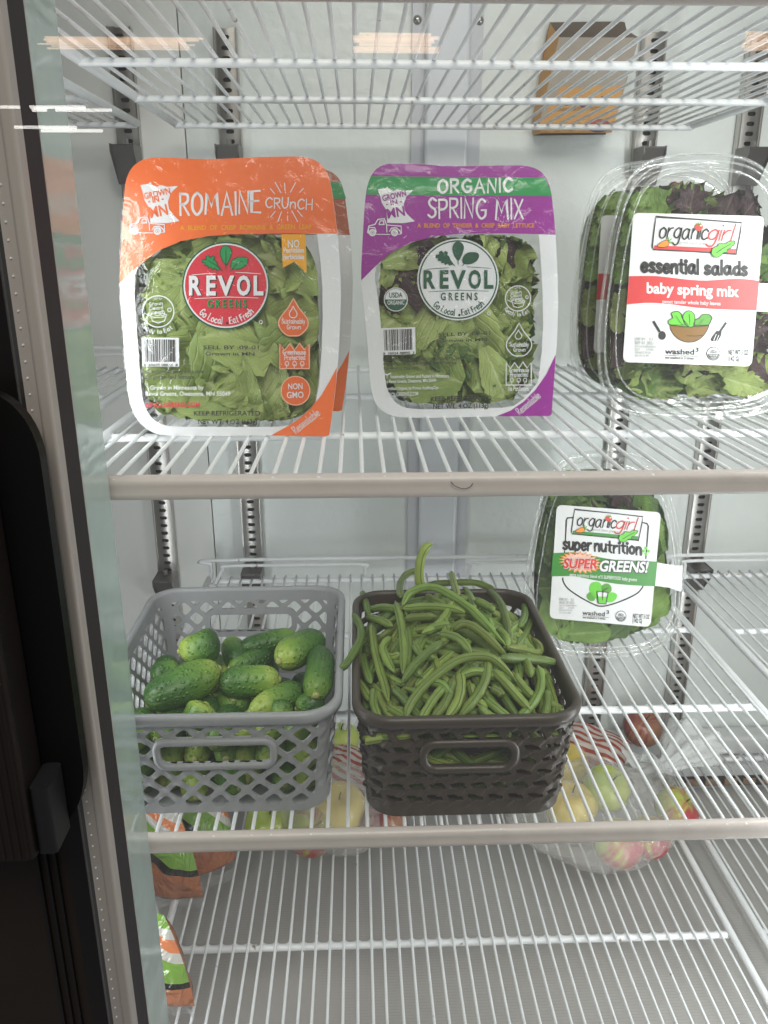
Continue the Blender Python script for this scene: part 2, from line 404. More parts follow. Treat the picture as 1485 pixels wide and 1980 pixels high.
# centre column of the back wall
COLM = mat('blue_white_column', (0.70,0.72,0.77), 0.35, metal=0.1, var=0.03)
t = thing('air_column', 'bluish white vertical duct up the middle of the back wall', 'duct', (0.137, YB, -1.0))
mb = MB(); mb.box((0.097, YB-0.008, -1.08), (0.212, YB-0.001, 0.855), mat('column_flange', (0.58,0.59,0.63), 0.4, metal=0.1)); mb.build('flange', t)
mb = MB(); mb.rbox((0.118, YB-0.022, -1.08), (0.191, YB-0.009, 0.855), 0.006, COLM, axis=2); mb.build('cover', t)
STEEL = mat('zinc_steel', (0.46,0.44,0.42), 0.28, metal=0.9, bump=(50,0.1,0.002), var=0.15, vscale=25)
for X in (0.105, 0.205):
    for z in (0.34, -0.30, -0.75):
        mb = MB(); mb.tube([(X, YB-0.0085, z), (X, YB-0.012, z)], [0.007, 0.005], STEEL, 12); mb.build('screw', t, True)

# slotted standards and clips
DARKST = mat('dark_clip_steel', (0.16,0.15,0.145), 0.38, metal=0.75, var=0.2, vscale=40)
SLOTB = mat('slot_shadow_cavity', (0.06,0.058,0.055), 0.6)
def std_f(s, h):
    m_ = (h % 0.0152)-0.0076
    a = max(abs(s)-0.0035, 0); return math.hypot(a, m_)-0.0034
mb = MB()
perforated(mb, std_f, -0.0165, 0.0165, 16, -1.03, 0.325, 1000, lambda s, h: (s, -0.0115-0.002*math.cos(min(1, abs(s)/0.0165)*math.pi*0.5), h), lambda s, h: (s, -0.0100, h), STEEL)
mb.box((-0.0185, -0.016, -1.03), (-0.0165, 0, 0.325), STEEL); mb.box((0.0165, -0.016, -1.03), (0.0185, 0, 0.325), STEEL)
mb2 = MB(); mb2.box((-0.0165, -0.004, -1.03), (0.0165, -0.0005, 0.325), SLOTB)
root0 = None
for X, lab in ((-0.368, 'slotted steel standard on the smooth cream panel, the leftmost one'), (-0.202, 'slotted steel standard on the grey wall just right of the cream panel'),
               (0.490, 'slotted steel standard on the back wall behind the two clear salad boxes'), (0.664, 'slotted steel standard nearest the right edge of the back wall')):
    if root0 is None:
        root0 = thing('shelf_standard', lab, 'shelf standard', (0,0,0), 'slotted shelf standards on the back wall')
        mb.build('slotted_face', root0); mb2.build('backing', root0)
        root0.location = (X, YB-0.0045, 0)
    else: dup(root0, (X, YB-0.0045, 0), lab)
def clip_mesh():
    b = MB()
    prof = [(0, 0.0), (-0.052, 0.0), (-0.052, -0.012), (-0.016, -0.058), (0, -0.058)]
    for x in (-0.019, 0.017):
        vs = [(x+d, y, z) for d in (0, 0.002) for y, z in prof]; n = len(prof)
        b.add(vs, [tuple(range(n)), tuple(range(2*n-1, n-1, -1))]+[(i, i+n, (i+1) % n+n, (i+1) % n) for i in range(n)], DARKST)
    b.box((-0.0168, -0.051, -0.003), (0.0168, 0, -0.001), DARKST)
    b.add([(-0.0168,-0.0515,-0.0035),(0.0168,-0.0515,-0.0035),(0.0168,-0.0165,-0.0575),(-0.0168,-0.0165,-0.0575)], [(0,1,2,3)], DARKST)
    b.tube([(0,-0.02,0),(0,-0.02,0.010)], 0.004, STEEL, 8)
    return b
clip0 = None
for X, z, lab in ((-0.202, ZT-0.034, 'dark steel clip under the top shelf, above the orange salad pack'), (-0.368, ZT-0.034, 'dark steel clip under the top shelf at the far left standard'),
                  (0.490, ZT-0.034, 'dark steel clip under the top shelf just right of the orange box'), (0.664, ZT-0.034, 'dark steel clip under the top shelf nearest the right edge'),
                  (-0.368, ZL-0.004, 'dark steel clip on the cream panel behind the grey basket corner'), (-0.202, ZL+0.008, 'dark steel clip at the rear of the lower shelf behind the grey basket'),
                  (0.664, ZL+0.004, 'dark steel clip holding the neighbouring lower shelf at right'), (-0.202, ZM-0.020, 'dark steel clip behind the orange salad pack on the middle shelf'),
                  (0.490, ZL-0.006, 'dark steel clip behind the green labelled salad box'), (0.664, ZM-0.016, 'dark steel clip of the middle shelf behind the red labelled box')):
    if clip0 is None:
        b = clip_mesh(); clip0 = b.build('shelf_clip', None, False, (0,0,0)); tag(clip0, lab, 'shelf clip', 'shelf clips on the standards'); clip0.location = (X, YB-0.016, z)
    else:
        c = clip0.copy(); COL.objects.link(c); c.location = (X, YB-0.016, z); c['label'] = lab

# ------------------------------------------------------------------ wire shelves
WR = 0.0021
def crossbar(xs, x0, x1, y, z):
    b = MB(); n = max(2, int((x1-x0)/0.0021)); wd, th = 0.0105, 0.0075
    xx = [x0+(x1-x0)*i/n for i in range(n+1)]
    off = []
    for x in xs: off.append(x)
    def scal(x):
        d = min(abs(x-q) for q in off); return 0.0052*max(0, 1-d/0.0065)**1.6
    top = []; rows = []
    for x in xx:
        r = scal(x); yb = y+wd*0.5+r
        rows.append([(x, y-wd*0.5, z), (x, y-wd*0.5+0.002, z+th*0.5), (x, y, z+th*0.62), (x, yb-0.001, z+th*0.5), (x, yb, z+th*0.15), (x, y+wd*0.3, z-th*0.5), (x, y-wd*0.35, z-th*0.5)])
    b.grid(rows, WHITE_WIRE, closed=True)
    b.f += [tuple(range(6, -1, -1)), tuple(n*7+k for k in range(7))]; b.mi += [0, 0]
    return b
def shelf(label, z, x0, x1, phase, bars, y0=0.72, front=True, wires=None, backstop=False, rails=(True, True), group=None):
    cx = (x0+x1)/2
    t = thing('wire_shelf', label, 'shelf', (cx, 1.42, z), group)
    k0 = math.ceil((x0+0.006-phase)/0.0206); xs = []
    k = k0
    while phase+k*0.0206 < x1-0.004: xs.append(phase+k*0.0206); k += 1
    allx = list(xs)
    if wires: xs = [x for x in xs if wires[0] <= x <= wires[1]]
    me = None
    yr = bars[-1]
    for i, x in enumerate(xs):
        if me is None:
            b = MB(); pts = [(x, y0-0.006, z-WR-0.001)]+[(x, y0+0.01+(yr-y0)*q/6, z-WR) for q in range(7)]
            b.tube(pts, WR, WHITE_WIRE, 8)
            o = b.build('wire', t, True); me = o.data; bx = x
        else:
            o = bpy.data.objects.new('wire', me); COL.objects.link(o); o.parent = t
            o.location = (x-bx, 0, rnd.uniform(-1,1)*0.0003); o.rotation_euler.z = rnd.gauss(0, 0.0012)
    xa, xb = (x0, x1)
    for y in bars:
        b = crossbar([x for x in allx if xa-0.05 < x < xb+0.05] or [0], xa, xb, y, z-2*WR-0.0035); b.build('crossbar', t, True)
    for on, x in zip(rails, (x0, x1)):
        if on:
            b = MB(); b.tube([(x, y0+0.002, z-0.004)]+[(x, y0+(yr-y0)*q/5+0.006, z-0.004) for q in range(1, 6)], 0.0058, WHITE_WIRE, 10); b.build('side_rail', t, True)
    if front:
        b = MB(); n = 6; prof = [(-0.0052,-0.0222),(-0.0080,-0.0205),(-0.0090,-0.0155),(-0.0074,-0.0120),(-0.0088,-0.0082),(-0.0082,-0.0036),(-0.0056,-0.0008),(-0.001,0.0008),(0.001,-0.0002),(0.001,-0.0205),(-0.001,-0.0222)]
        nx = 60; rows = [[(x0-0.006+(x1-x0+0.012)*i/nx, y0+p[0], z+p[1]) for p in prof] for i in range(nx+1)]
        b.grid(rows, RAIL, closed=True); L = len(prof); b.f += [tuple(range(L-1,-1,-1)), tuple(nx*L+k for k in range(L))]; b.mi += [0,0]
        o = b.build('front_rail', t, True)
    if backstop:
        zt_ = z+0.030; b = MB(); y = yr+0.014
        b.tube(cr([(x0+0.004, yr, z-0.004), (x0+0.004, y, z+0.004), (x0+0.004, y, zt_-0.008), (x0+0.012, y, zt_), (cx, y, zt_+0.001), (x1-0.012, y, zt_), (x1-0.004, y, zt_-0.008), (x1-0.004, y, z)], 5), 0.0036, WHITE_WIRE, 8); b.build('backstop_rail', t, True)
        for a, c in ((x0+0.03, x0+0.295), (x1-0.33, x1-0.04)):
            b = MB(); zz = z+0.019; b.tube(cr([(a-0.014, yr-0.02, z-0.004), (a-0.004, yr+0.006, zz-0.006), (a+0.006, yr+0.012, zz), ((a+c)/2, yr+0.012, zz), (c-0.006, yr+0.012, zz), (c, yr+0.012, zz-0.008), (c, yr+0.010, z-0.004)], 5), 0.0032, WHITE_WIRE, 8); b.build('backstop_hook', t, True)
    return t
SG = 'white wire shelves of the cooler'
phM = atZ(655.8, 920, ZM).x; phL = atZ(1150, 1595, ZL).x; phB = atZ(691, 1700, ZB).x
shelf('middle white wire shelf carrying the orange and purple salad packs', ZM, -0.282, 0.548, phM, (0.905, 1.155, 1.415), group=SG)
shelf('lower white wire shelf carrying the two plastic baskets', ZL, -0.282, 0.548, phL, (0.952, 1.186, 1.415), backstop=True, group=SG)
shelf('empty bottom white wire shelf with fruit bags under the baskets', ZB, -0.300, 0.566, phB, (0.952, 1.186, 1.39), y0=0.60, group=SG)
shelf('top white wire shelf seen from below with an orange box behind it', ZT, -0.282, 0.548, 0.003, (0.945, 1.17, 1.415), y0=0.66, group=SG)
shelf('neighbouring wire shelf at far right level with the baskets', ZL, 0.602, 1.40, 0.613, (0.952, 1.178, 1.41), wires=(0.6, 0.95), backstop=True, group=SG)
shelf('neighbouring bottom wire shelf at the lower right corner', ZB, 0.612, 1.40, 0.622, (0.952, 1.186, 1.39), y0=0.60, wires=(0.6, 0.86), group=SG)
shelf('neighbouring top wire shelf at the upper left beyond the glass edge', ZT, -1.17, -0.342, -0.352, (0.945, 1.17, 1.415), wires=(-0.6, -0.3), group=SG)
shelf('neighbouring middle wire shelf glimpsed left of the orange pack', ZM, -1.17, -0.342, -0.352, (0.905, 1.155, 1.415), wires=(-0.75, -0.3), backstop=True, group=SG)

mb = MB(); mb.tube(cr([atY(x, y, 0.7095) for x, y in ((872,931),(880,940),(896,945),(908,942),(915,934))], 5), 0.00035, mat('dark_hair', (0.03,0.022,0.02), 0.5), 5)
o = mb.build('hair_strand', None, True, org=tuple(atY(895, 944, 0.71))); tag(o, 'thin dark hair curled on the front rail of the middle shelf', 'hair')

# ================================================================== door and mullion
GREENGL = mat('green_glass_edge', (0.35,0.43,0.40), 0.10, spec=0.9, bump=(9,0.28,0.012), coat=0.3)
BLACKAN = mat('black_anodised_frame', (0.006,0.005,0.005), 0.35, spec=0.25, var=0.3, vscale=8)
BROWNAN = mat('dark_bronze_frame', (0.014,0.010,0.008), 0.45, metal=0.0, spec=0.2, var=0.25, vscale=9)
BEIGE = mat('beige_gasket', (0.34,0.295,0.27), 0.5, var=0.08, vscale=12)
t = thing('door_mullion', 'dark upright between the cooler doors with a pale green glassy inner side and beige strip', 'door frame', (-0.25, 0.64, -1.3))
mb = MB(); mb.box((-0.236, 0.6385, -1.3), (-0.2232, 0.705, 0.85), GREENGL); mb.build('green_side_panel', t)
mb = MB(); mb.box((-0.234, 0.605, -1.3), (-0.2222, 0.6355, 0.85), mat('maroon_black_face', (0.010,0.004,0.005), 0.65, spec=0.06)); mb.box((-0.234, 0.6357, -1.3), (-0.2226, 0.6383, 0.85), BEIGE); mb.build('dark_side_face', t)
mb = MB(); mb.box((-0.2405, 0.592, -1.3), (-0.2312, 0.604, 0.85), BEIGE); mb.rbox((-0.2311, 0.589, -1.3), (-0.2208, 0.604, 0.85), 0.003, BEIGE, axis=2); mb.build('beige_strip', t)
mb = MB()
for i in range(110):
    z = 0.25-i*0.0118; mb.tube([(-0.2368, 0.592, z), (-0.2368, 0.5910, z)], [0.0010, 0.0006], INK_W, 6)
mb.build('rivet_dots', t)
mb = MB(); mb.box((-0.262, 0.596, -1.3), (-0.2407, 0.70, 0.85), BLACKAN); mb.box((-0.9, 0.600, -1.3), (-0.2622, 0.655, 0.85), BROWNAN)
for x in (-0.275, -0.283, -0.291): mb.box((x, 0.596, -1.3), (x+0.0025, 0.5998, 0.85), BLACKAN)
t = thing('cooler_door', 'black framed neighbouring cooler door at the far left with a long rounded handle', 'cooler door', (-0.26, 0.64, -1.3)); mb.build('black_stile', t)

mb = MB(); prof = []
zt_, zb_ = -0.095, -0.455; xr = -0.2215
for k in range(13): a = R_(90*k/12); prof.append((xr-0.035+0.035*math.sin(a), zt_-0.05+0.05*math.cos(a)))
for k in range(13): a = R_(90*k/12); prof.append((xr-0.035+0.035*math.cos(a), zb_+0.06-0.06*math.sin(a)))
prof += [(-0.34, zb_), (-0.34, zt_)]
n = len(prof); vs = [(x, y, z) for y in (0.556, 0.568) for x, z in prof]
mb.add(vs, [tuple(range(n-1,-1,-1)), tuple(range(n, 2*n))]+[(i, (i+1) % n, (i+1) % n+n, i+n) for i in range(n)], mat('black_handle_plastic', (0.003,0.003,0.003), 0.45, spec=0.15))
hd_ = mb.build('handle', t)
GRIP = mat('dark_ridged_grip', (0.010,0.007,0.006), 0.5, spec=0.2, var=0.3, vscale=30)
mb = MB(); mb.rbox((-0.34, 0.515, -0.452), (-0.252, 0.5555, -0.10), 0.006, GRIP, axis=2)
for i in range(12): mb.tube([(-0.256-i*0.006, 0.5148, -0.45), (-0.256-i*0.006, 0.5148, -0.12)], 0.0012, GRIP, 6)
mb.build('grip', hd_)
mb = MB(); mb.rbox((-0.2515, 0.522, -0.452), (-0.237, 0.5555, -0.392), 0.004, mat('grey_handle_end', (0.012,0.012,0.014), 0.5, spec=0.2), axis=2); mb.build('end_block', hd_)

t = thing('glass_door', 'clear glass door in front of the shelves with faint reflections of the store lights', 'glass door', (0.2, 0.578, -1.3))
mb = MB(); mb.box((-0.238, 0.574, -1.3), (1.0, 0.579, 0.85), GLASS); mb.build('glass_pane', t)

# store tube lights mirrored in the glass (lamps behind the viewer; offset tubes added to imitate the doubled reflection)
TUBE = mat('fluorescent_tube', (1.0,0.96,0.92), 0.5, emit=9.0)
WARM = mat('warm_light_panel', (1.0,0.70,0.48), 0.5, emit=4.6)
def mirrored(px, py, Yv): P = atY(px, py, Yv); return Vector((P.x, 2*0.5765-P.y, P.z))
for i, (xa, xb, y) in enumerate(((0,38,207),(58,165,207),(62,90,213),(108,216,213),(28,148,246),(80,198,253))):
    a, b_ = mirrored(xa, y, 8.0), mirrored(xb, y, 8.0)
    mb = MB(); mb.tube([a, b_], 0.013, TUBE, 8); o = mb.build('tube_light', None, True, org=tuple((a+b_)/2)); tag(o, 'white tube behind the viewer, giving a store tube reflection in the glass at upper left', 'tube light', 'store tube lights mirrored in the glass')
for i, (xa, ya, xb, yb, lab) in enumerate(((680,62,850,104,'warm square store light mirrored in the glass at the top centre'),(70,70,395,98,'long warm store light mirrored in the glass over the top shelf at left'),(1435,60,1560,100,'warm store light mirrored in the glass at the top right corner'))):
    a, b_ = mirrored(xa, ya, 4.0), mirrored(xb, yb, 4.0)
    mb = MB(); z0_, z1_ = min(a.z, b_.z), max(a.z, b_.z); rr_ = random.Random(i+4)
    for q in range(6):                                  # uneven glowing bars, shaped to give a soft streaky reflection
        zz = z0_+(z1_-z0_)*(q+0.5)/6; dx_ = rr_.uniform(0, 0.09)*abs(b_.x-a.x); ex_ = rr_.uniform(0, 0.12)*abs(b_.x-a.x)
        mb.tube([(min(a.x,b_.x)+dx_, a.y, zz), (max(a.x,b_.x)-ex_, a.y, zz)], (z1_-z0_)/rr_.uniform(11, 16), WARM, 8)
    o = mb.build('ceiling_light', None, False, org=tuple((a+b_)/2)); tag(o, lab, 'ceiling light')

# ================================================================== salad leaves
def leaf_mat(name, a, b, vein, rough=0.45):
    if name in MATS: return MATS[name]
    M = bpy.data.materials.new(name); M.use_nodes = True; nt = M.node_tree; L = nt.links; B = nt.nodes['Principled BSDF']
    N = nt.nodes.new
    tc = N('ShaderNodeTexCoord'); sx = N('ShaderNodeSeparateXYZ'); L.new(tc.outputs['UV'], sx.inputs[0])
    def mth(op, x, y=None, z=None):
        n = N('ShaderNodeMath'); n.operation = op
        for i, v in enumerate((x, y, z)):
            if v is None: continue
            if isinstance(v, (int, float)): n.inputs[i].default_value = v
            else: L.new(v, n.inputs[i])
        return n.outputs[0]
    ax = mth('ABSOLUTE', mth('SUBTRACT', sx.outputs[0], 0.5))
    rib = mth('MAXIMUM', mth('SUBTRACT', 1.0, mth('DIVIDE', ax, 0.058)), 0.0)
    sv = mth('SINE', mth('MULTIPLY', mth('SUBTRACT', sx.outputs[1], mth('MULTIPLY', ax, 0.9)), 52.0))
    sv = mth('POWER', mth('MAXIMUM', sv, 0.0), 8.0)
    nz = N('ShaderNodeTexNoise'); nz.inputs['Scale'].default_value = 38; L.new(tc.outputs['Object'], nz.inputs['Vector'])
    oi = N('ShaderNodeObjectInfo')
    fac = mth('ADD', mth('MULTIPLY', nz.outputs['Fac'], 0.6), mth('MULTIPLY', oi.outputs['Random'], 0.55))
    m1 = N('ShaderNodeMix'); m1.data_type = 'RGBA'; m1.inputs[6].default_value = (*a, 1); m1.inputs[7].default_value = (*b, 1); L.new(fac, m1.inputs[0])
    m2 = N('ShaderNodeMix'); m2.data_type = 'RGBA'; m2.inputs[7].default_value = (*vein, 1); L.new(m1.outputs[2], m2.inputs[6])
    L.new(mth('MINIMUM', mth('ADD', mth('MULTIPLY', rib, 0.9), mth('MULTIPLY', sv, 0.30)), 1.0), m2.inputs[0])
    L.new(m2.outputs[2], B.inputs['Base Color']); B.inputs['Roughness'].default_value = rough; B.inputs['Specular IOR Level'].default_value = 0.35
    bp = N('ShaderNodeBump'); bp.inputs['Strength'].default_value = 0.5; bp.inputs['Distance'].default_value = 0.002
    n3 = N('ShaderNodeTexNoise'); n3.inputs['Scale'].default_value = 150; L.new(tc.outputs['Object'], n3.inputs['Vector'])
    L.new(mth('SUBTRACT', n3.outputs['Fac'], mth('MULTIPLY', sv, 0.8)), bp.inputs['Height']); L.new(bp.outputs['Normal'], B.inputs['Normal'])
    # a little light passes through a leaf
    tl = N('ShaderNodeBsdfTranslucent'); L.new(m2.outputs[2], tl.inputs[0]); mx = N('ShaderNodeMixShader'); mx.inputs[0].default_value = 0.25
    out = nt.nodes['Material Output']; L.new(B.outputs[0], mx.inputs[1]); L.new(tl.outputs[0], mx.inputs[2]); L.new(mx.outputs[0], out.inputs[0])
    MATS[name] = M; return M
LF_ROM = leaf_mat('romaine_leaf', (0.185,0.27,0.055), (0.48,0.56,0.20), (0.56,0.62,0.32))
LF_GRN = leaf_mat('green_leaf_lettuce', (0.145,0.23,0.045), (0.43,0.51,0.16), (0.48,0.55,0.24))
LF_DRK = leaf_mat('dark_spinach_leaf', (0.05,0.11,0.028), (0.13,0.225,0.06), (0.18,0.27,0.09))
LF_RED = leaf_mat('purple_lettuce_leaf', (0.030,0.014,0.020), (0.085,0.045,0.05), (0.16,0.11,0.09))
LF_BAB = leaf_mat('baby_green_leaf', (0.11,0.225,0.04), (0.30,0.46,0.11), (0.36,0.47,0.18))

def leaf(parent, sh, cu, cv, depth, L_, Wd, rot, tx, ty, kind, M, bounds, dmax, r, name='lettuce_leaf', cut=None):
    nv, nu = 16, 11; rows = []
    ph1, ph2 = r.uniform(0,6.3), r.uniform(0,6.3); bend = r.uniform(-0.35,0.35); cup = r.uniform(-0.2,0.35)
    ca, sa = math.cos(rot), math.sin(rot)
    for i in range(nv+1):
        t = i/nv
        if kind == 'romaine': wd = 0.10+0.9*math.sin(math.pi*min(1, t*0.86+0.08))**1.1; amp, fr = 0.10, 4
        elif kind == 'frill': wd = 0.12+0.9*math.sin(math.pi*min(1, t**0.75*0.9+0.03))*(1+0.09*math.sin(t*31+ph1)+0.07*math.sin(t*67+ph2)); amp, fr = 0.30, 7
        elif kind == 'oak': wd = (0.15+0.85*math.sin(math.pi*min(1, t**0.8*0.92+0.02)))*(1+0.30*math.sin(t*24+ph1)); amp, fr = 0.16, 4
        else: wd = 0.04+0.98*math.sin(math.pi*min(1, max(0.0, t*1.12-0.1)**0.85))**0.8 if t > 0.12 else 0.05; amp, fr = 0.05, 2
        if t > 0.985: wd *= 0.25
        row = []
        for j in range(nu+1):
            s_ = 2*j/nu-1
            ed = abs(s_)**2.5
            z = amp*Wd*ed*math.sin(fr*6.28*t+(ph1 if s_ < 0 else ph2))+amp*0.4*Wd*abs(s_)*math.sin(2.3*fr*6.28*t+ph2)
            z += cup*Wd*s_*s_*0.5+bend*L_*(t-0.5)**2+0.02*Wd*math.sin(s_*7+ph1)*math.sin(t*19)
            z -= 0.05*Wd*math.exp(-(s_/0.10)**2)
            x = s_*wd*Wd*0.5*(1+0.05*math.sin(t*43+ph2)*ed); y = (t-0.5)*L_
            # tilt about the leaf's own axes, then roll in the sheet's plane
            z2 = z+x*math.sin(ty)+y*math.sin(tx); x2 = x*math.cos(ty); y2 = y*math.cos(tx)
            u = cu+x2*ca-y2*sa; v = cv+x2*sa+y2*ca; d = depth-z2
            lo = 0.0022+0.0010*math.sin(u*260+ph1)*math.sin(v*240+ph2)
            if d < lo: d = lo+0.10*(d-lo)*-0.02
            if d > dmax: d = dmax-0.002*r.random()
            sh_ = 1-0.09*d/dmax
            u0, u1, v0, v1 = bounds; mu, mv = (u0+u1)/2, (v0+v1)/2; hu, hv = (u1-u0)/2*sh_, (v1-v0)/2*sh_
            a, b = (u-mu)/hu, (v-mv)/hv; rr = (abs(a)**5+abs(b)**5)**0.2
            if rr > 1: a /= rr; b /= rr; u, v = mu+a*hu, mv+b*hv
            if cut: u, v = cut(u, v)
            row.append(sh.p(u, v, -d))
        rows.append(row)
    b_ = MB(); b_.grid(rows, M, uv=True); return b_.build(name, parent, True)

def fill_leaves(parent, sh, bounds, dmax, kinds, n_front, seed, size=(0.075,0.125), cut=None, skip=None, name='lettuce_leaf'):
    r = random.Random(seed); u0, u1, v0, v1 = bounds; W_, H_ = u1-u0, v1-v0
    def pick():
        x = r.random()*sum(k[0] for k in kinds)
        for k in kinds:
            x -= k[0]
            if x <= 0: return k
        return kinds[-1]
    nx, ny = 4, 5
    for i in range(nx):
        for j in range(ny):
            k = pick(); cu = u0+W_*(i+0.5+r.uniform(-.2,.2))/nx; cv = v0+H_*(j+0.5+r.uniform(-.2,.2))/ny
            if skip and skip(cu, cv): continue
            leaf(parent, sh, cu, cv, dmax*r.uniform(0.6,0.9), size[1]*1.05, size[1]*0.75, r.uniform(0,6.28), r.uniform(-.15,.15), r.uniform(-.15,.15), k[1], k[2], bounds, dmax, r, name, cut)
    for q in range(n_front):
        k = pick(); cu = r.uniform(u0, u1); cv = r.uniform(v0, v1)
        if skip and skip(cu, cv): continue
        L_ = r.uniform(*size)*(1.25 if k[1] == 'romaine' else 1); asp = {'romaine': .5, 'frill': .75, 'oak': .6}.get(k[1], .62)
        d = dmax*(0.55-0.45*q/n_front)
        leaf(parent, sh, cu, cv, d+0.004, L_, L_*asp*r.uniform(.8,1.15), r.uniform(0,6.28), r.uniform(-.32,.32), r.uniform(-.4,.4), k[1], k[2], bounds, dmax, r, name, cut)

from mathutils.geometry import tessellate_polygon
def ring(mb, sh, outer, hole, k, M, thick=0.0):
    """flat plate with a hole; outer and hole in zoom px"""
    A = [sh.w(p[0], p[1], k) for p in outer]; Bh = [sh.w(p[0], p[1], k) for p in hole]
    O2 = [Vector(((q-sh.O).dot(sh.U), (q-sh.O).dot(sh.V), 0)) for q in A]; H2 = [Vector(((q-sh.O).dot(sh.U), (q-sh.O).dot(sh.V), 0)) for q in Bh]
    tri = tessellate_polygon([O2, H2]); allp = A+Bh; fs = []
    for f in tri:
        a, b, c = [Vector(((allp[i]-sh.O).dot(sh.U), (allp[i]-sh.O).dot(sh.V))) for i in f]
        fs.append(tuple(f) if (b-a).cross(c-a) > 0 else tuple(reversed(f)))
    mb.add(allp, fs, M)
    if thick:
        n = len(A); m_ = len(Bh)
        mb.add(A+[q-sh.N*thick for q in A], [(i, i+n, (i+1) % n+n, (i+1) % n) for i in range(n)], M)
def resample(pts, n):
    P = [Vector((p[0], p[1])) for p in pts]; P.append(P[0]); Ls = [0]
    for i in range(len(P)-1): Ls.append(Ls[-1]+(P[i+1]-P[i]).length)
    out = []; j = 0
    for i in range(n):
        d = Ls[-1]*i/n
        while Ls[j+1] < d: j += 1
        t = (d-Ls[j])/max(1e-9, Ls[j+1]-Ls[j]); q = P[j].lerp(P[j+1], t); out.append((q.x, q.y))
    return out
def loft(mb, sh, outline, levels, M, cap=True):
    """levels: (scale about the outline's centre, height along the sheet normal)"""
    P = resample(outline, 96); uvs = [sh.uv(*p) for p in P]; cu = sum(p[0] for p in uvs)/len(uvs); cv = sum(p[1] for p in uvs)/len(uvs)
    rows = [[sh.p(cu+(u-cu)*sc, cv+(v-cv)*sc, h) for u, v in uvs] for sc, h in levels]
    o = len(mb.v); mb.grid(rows, M, closed=True)
    if cap:
        k = mb.mid(M); n = len(P); mb.f.append(tuple(o+(len(rows)-1)*n+i for i in range(n))); mb.mi.append(k)

def barcode(mb, sh, quad, r, k, digits, dig_h):
    tl, tr, br, bl = [Vector(q) for q in quad]
    poly(mb, sh, quad, k, INK_W); x = 0.08
    def P(a, b): return tuple((tl.lerp(tr, a)).lerp(bl.lerp(br, a), b))
    while x < 0.90:
        w_ = r.choice((0.008,0.012,0.02,0.03)); poly(mb, sh, [P(x,0.06), P(x+w_,0.06), P(x+w_,0.84), P(x,0.84)], k+1, INK_K); x += w_+r.choice((0.010,0.014,0.022))
    text(mb, sh, digits, P(0.04,0.985), P(0.96,0.985), dig_h, k+1, INK_K)

def leaf_icon(mb, sh, cx, cy, k, g, ln, s=1.0, dx=0):
    """three little leaves of the badge"""
    A = lambda pts: [(cx+(x-672)*s, cy+(y-650)*s) for x, y in pts]
    mid = A([tuple(p) for p in cr([(672,690),(650,660),(638,620),(645,590),(665,574),(690,580),(706,605),(700,640),(685,675)], 4, True)])
    rt = A([tuple(p) for p in cr([(703,705),(706,670),(735,645),(780,642),(802,655),(795,685),(765,708),(725,714)], 4, True)])
    lf = A([(640,715),(622,690),(612,665),(600,660),(604,640),(590,634),(580,648),(566,632),(552,640),(555,655),(533,658),(530,672),(548,678),(545,692),(566,694),(565,706),(585,704),(590,718),(606,708),(618,722)])
    for s_ in (mid, rt, lf):
        poly(mb, sh, s_, k, g); stroke(mb, sh, s_, 5*s, k+1, ln, True)
    for a in ([(672,600),(672,715)],[(770,665),(735,685),(700,725)],[(570,665),(620,695),(650,725)]): stroke(mb, sh, A(a), 6*s, k+1, ln)

MN = [(160,211),(210,203),(220,191),(230,208),(260,221),(285,211),(320,221),(385,216),(340,261),(325,311),(330,351),(345,376),(360,391),(395,426),(320,438),(220,436),(215,351),(185,301),(175,256)]
TRUCK = [[(108,492),(98,486),(104,446),(142,436),(160,406),(200,402),(214,440),(216,482)],[(216,440),(304,447),(306,492),(288,496)],[(150,496),(234,497)],[(168,436),(174,416),(194,414),(198,436),(168,438)],[(110,455),(140,456),(150,480)],[(232,478),(244,460),(272,456),(296,474),(302,490)]]
def mn_truck(mb, sh, f, k, ink, sc):
    poly(mb, sh, [f(*p) for p in MN], k, ink)
    return f
def truck(mb, sh, f, k, wd):
    for l in TRUCK: stroke(mb, sh, [f(*p) for p in l], wd, k, INK_W)
    for cx in (126, 263):
        c = f(cx, 486); stroke(mb, sh, circle(c[0], c[1], 18, 20), wd*1.6, k, INK_W, True); stroke(mb, sh, circle(c[0], c[1], 7, 12), wd*0.8, k, INK_W, True)

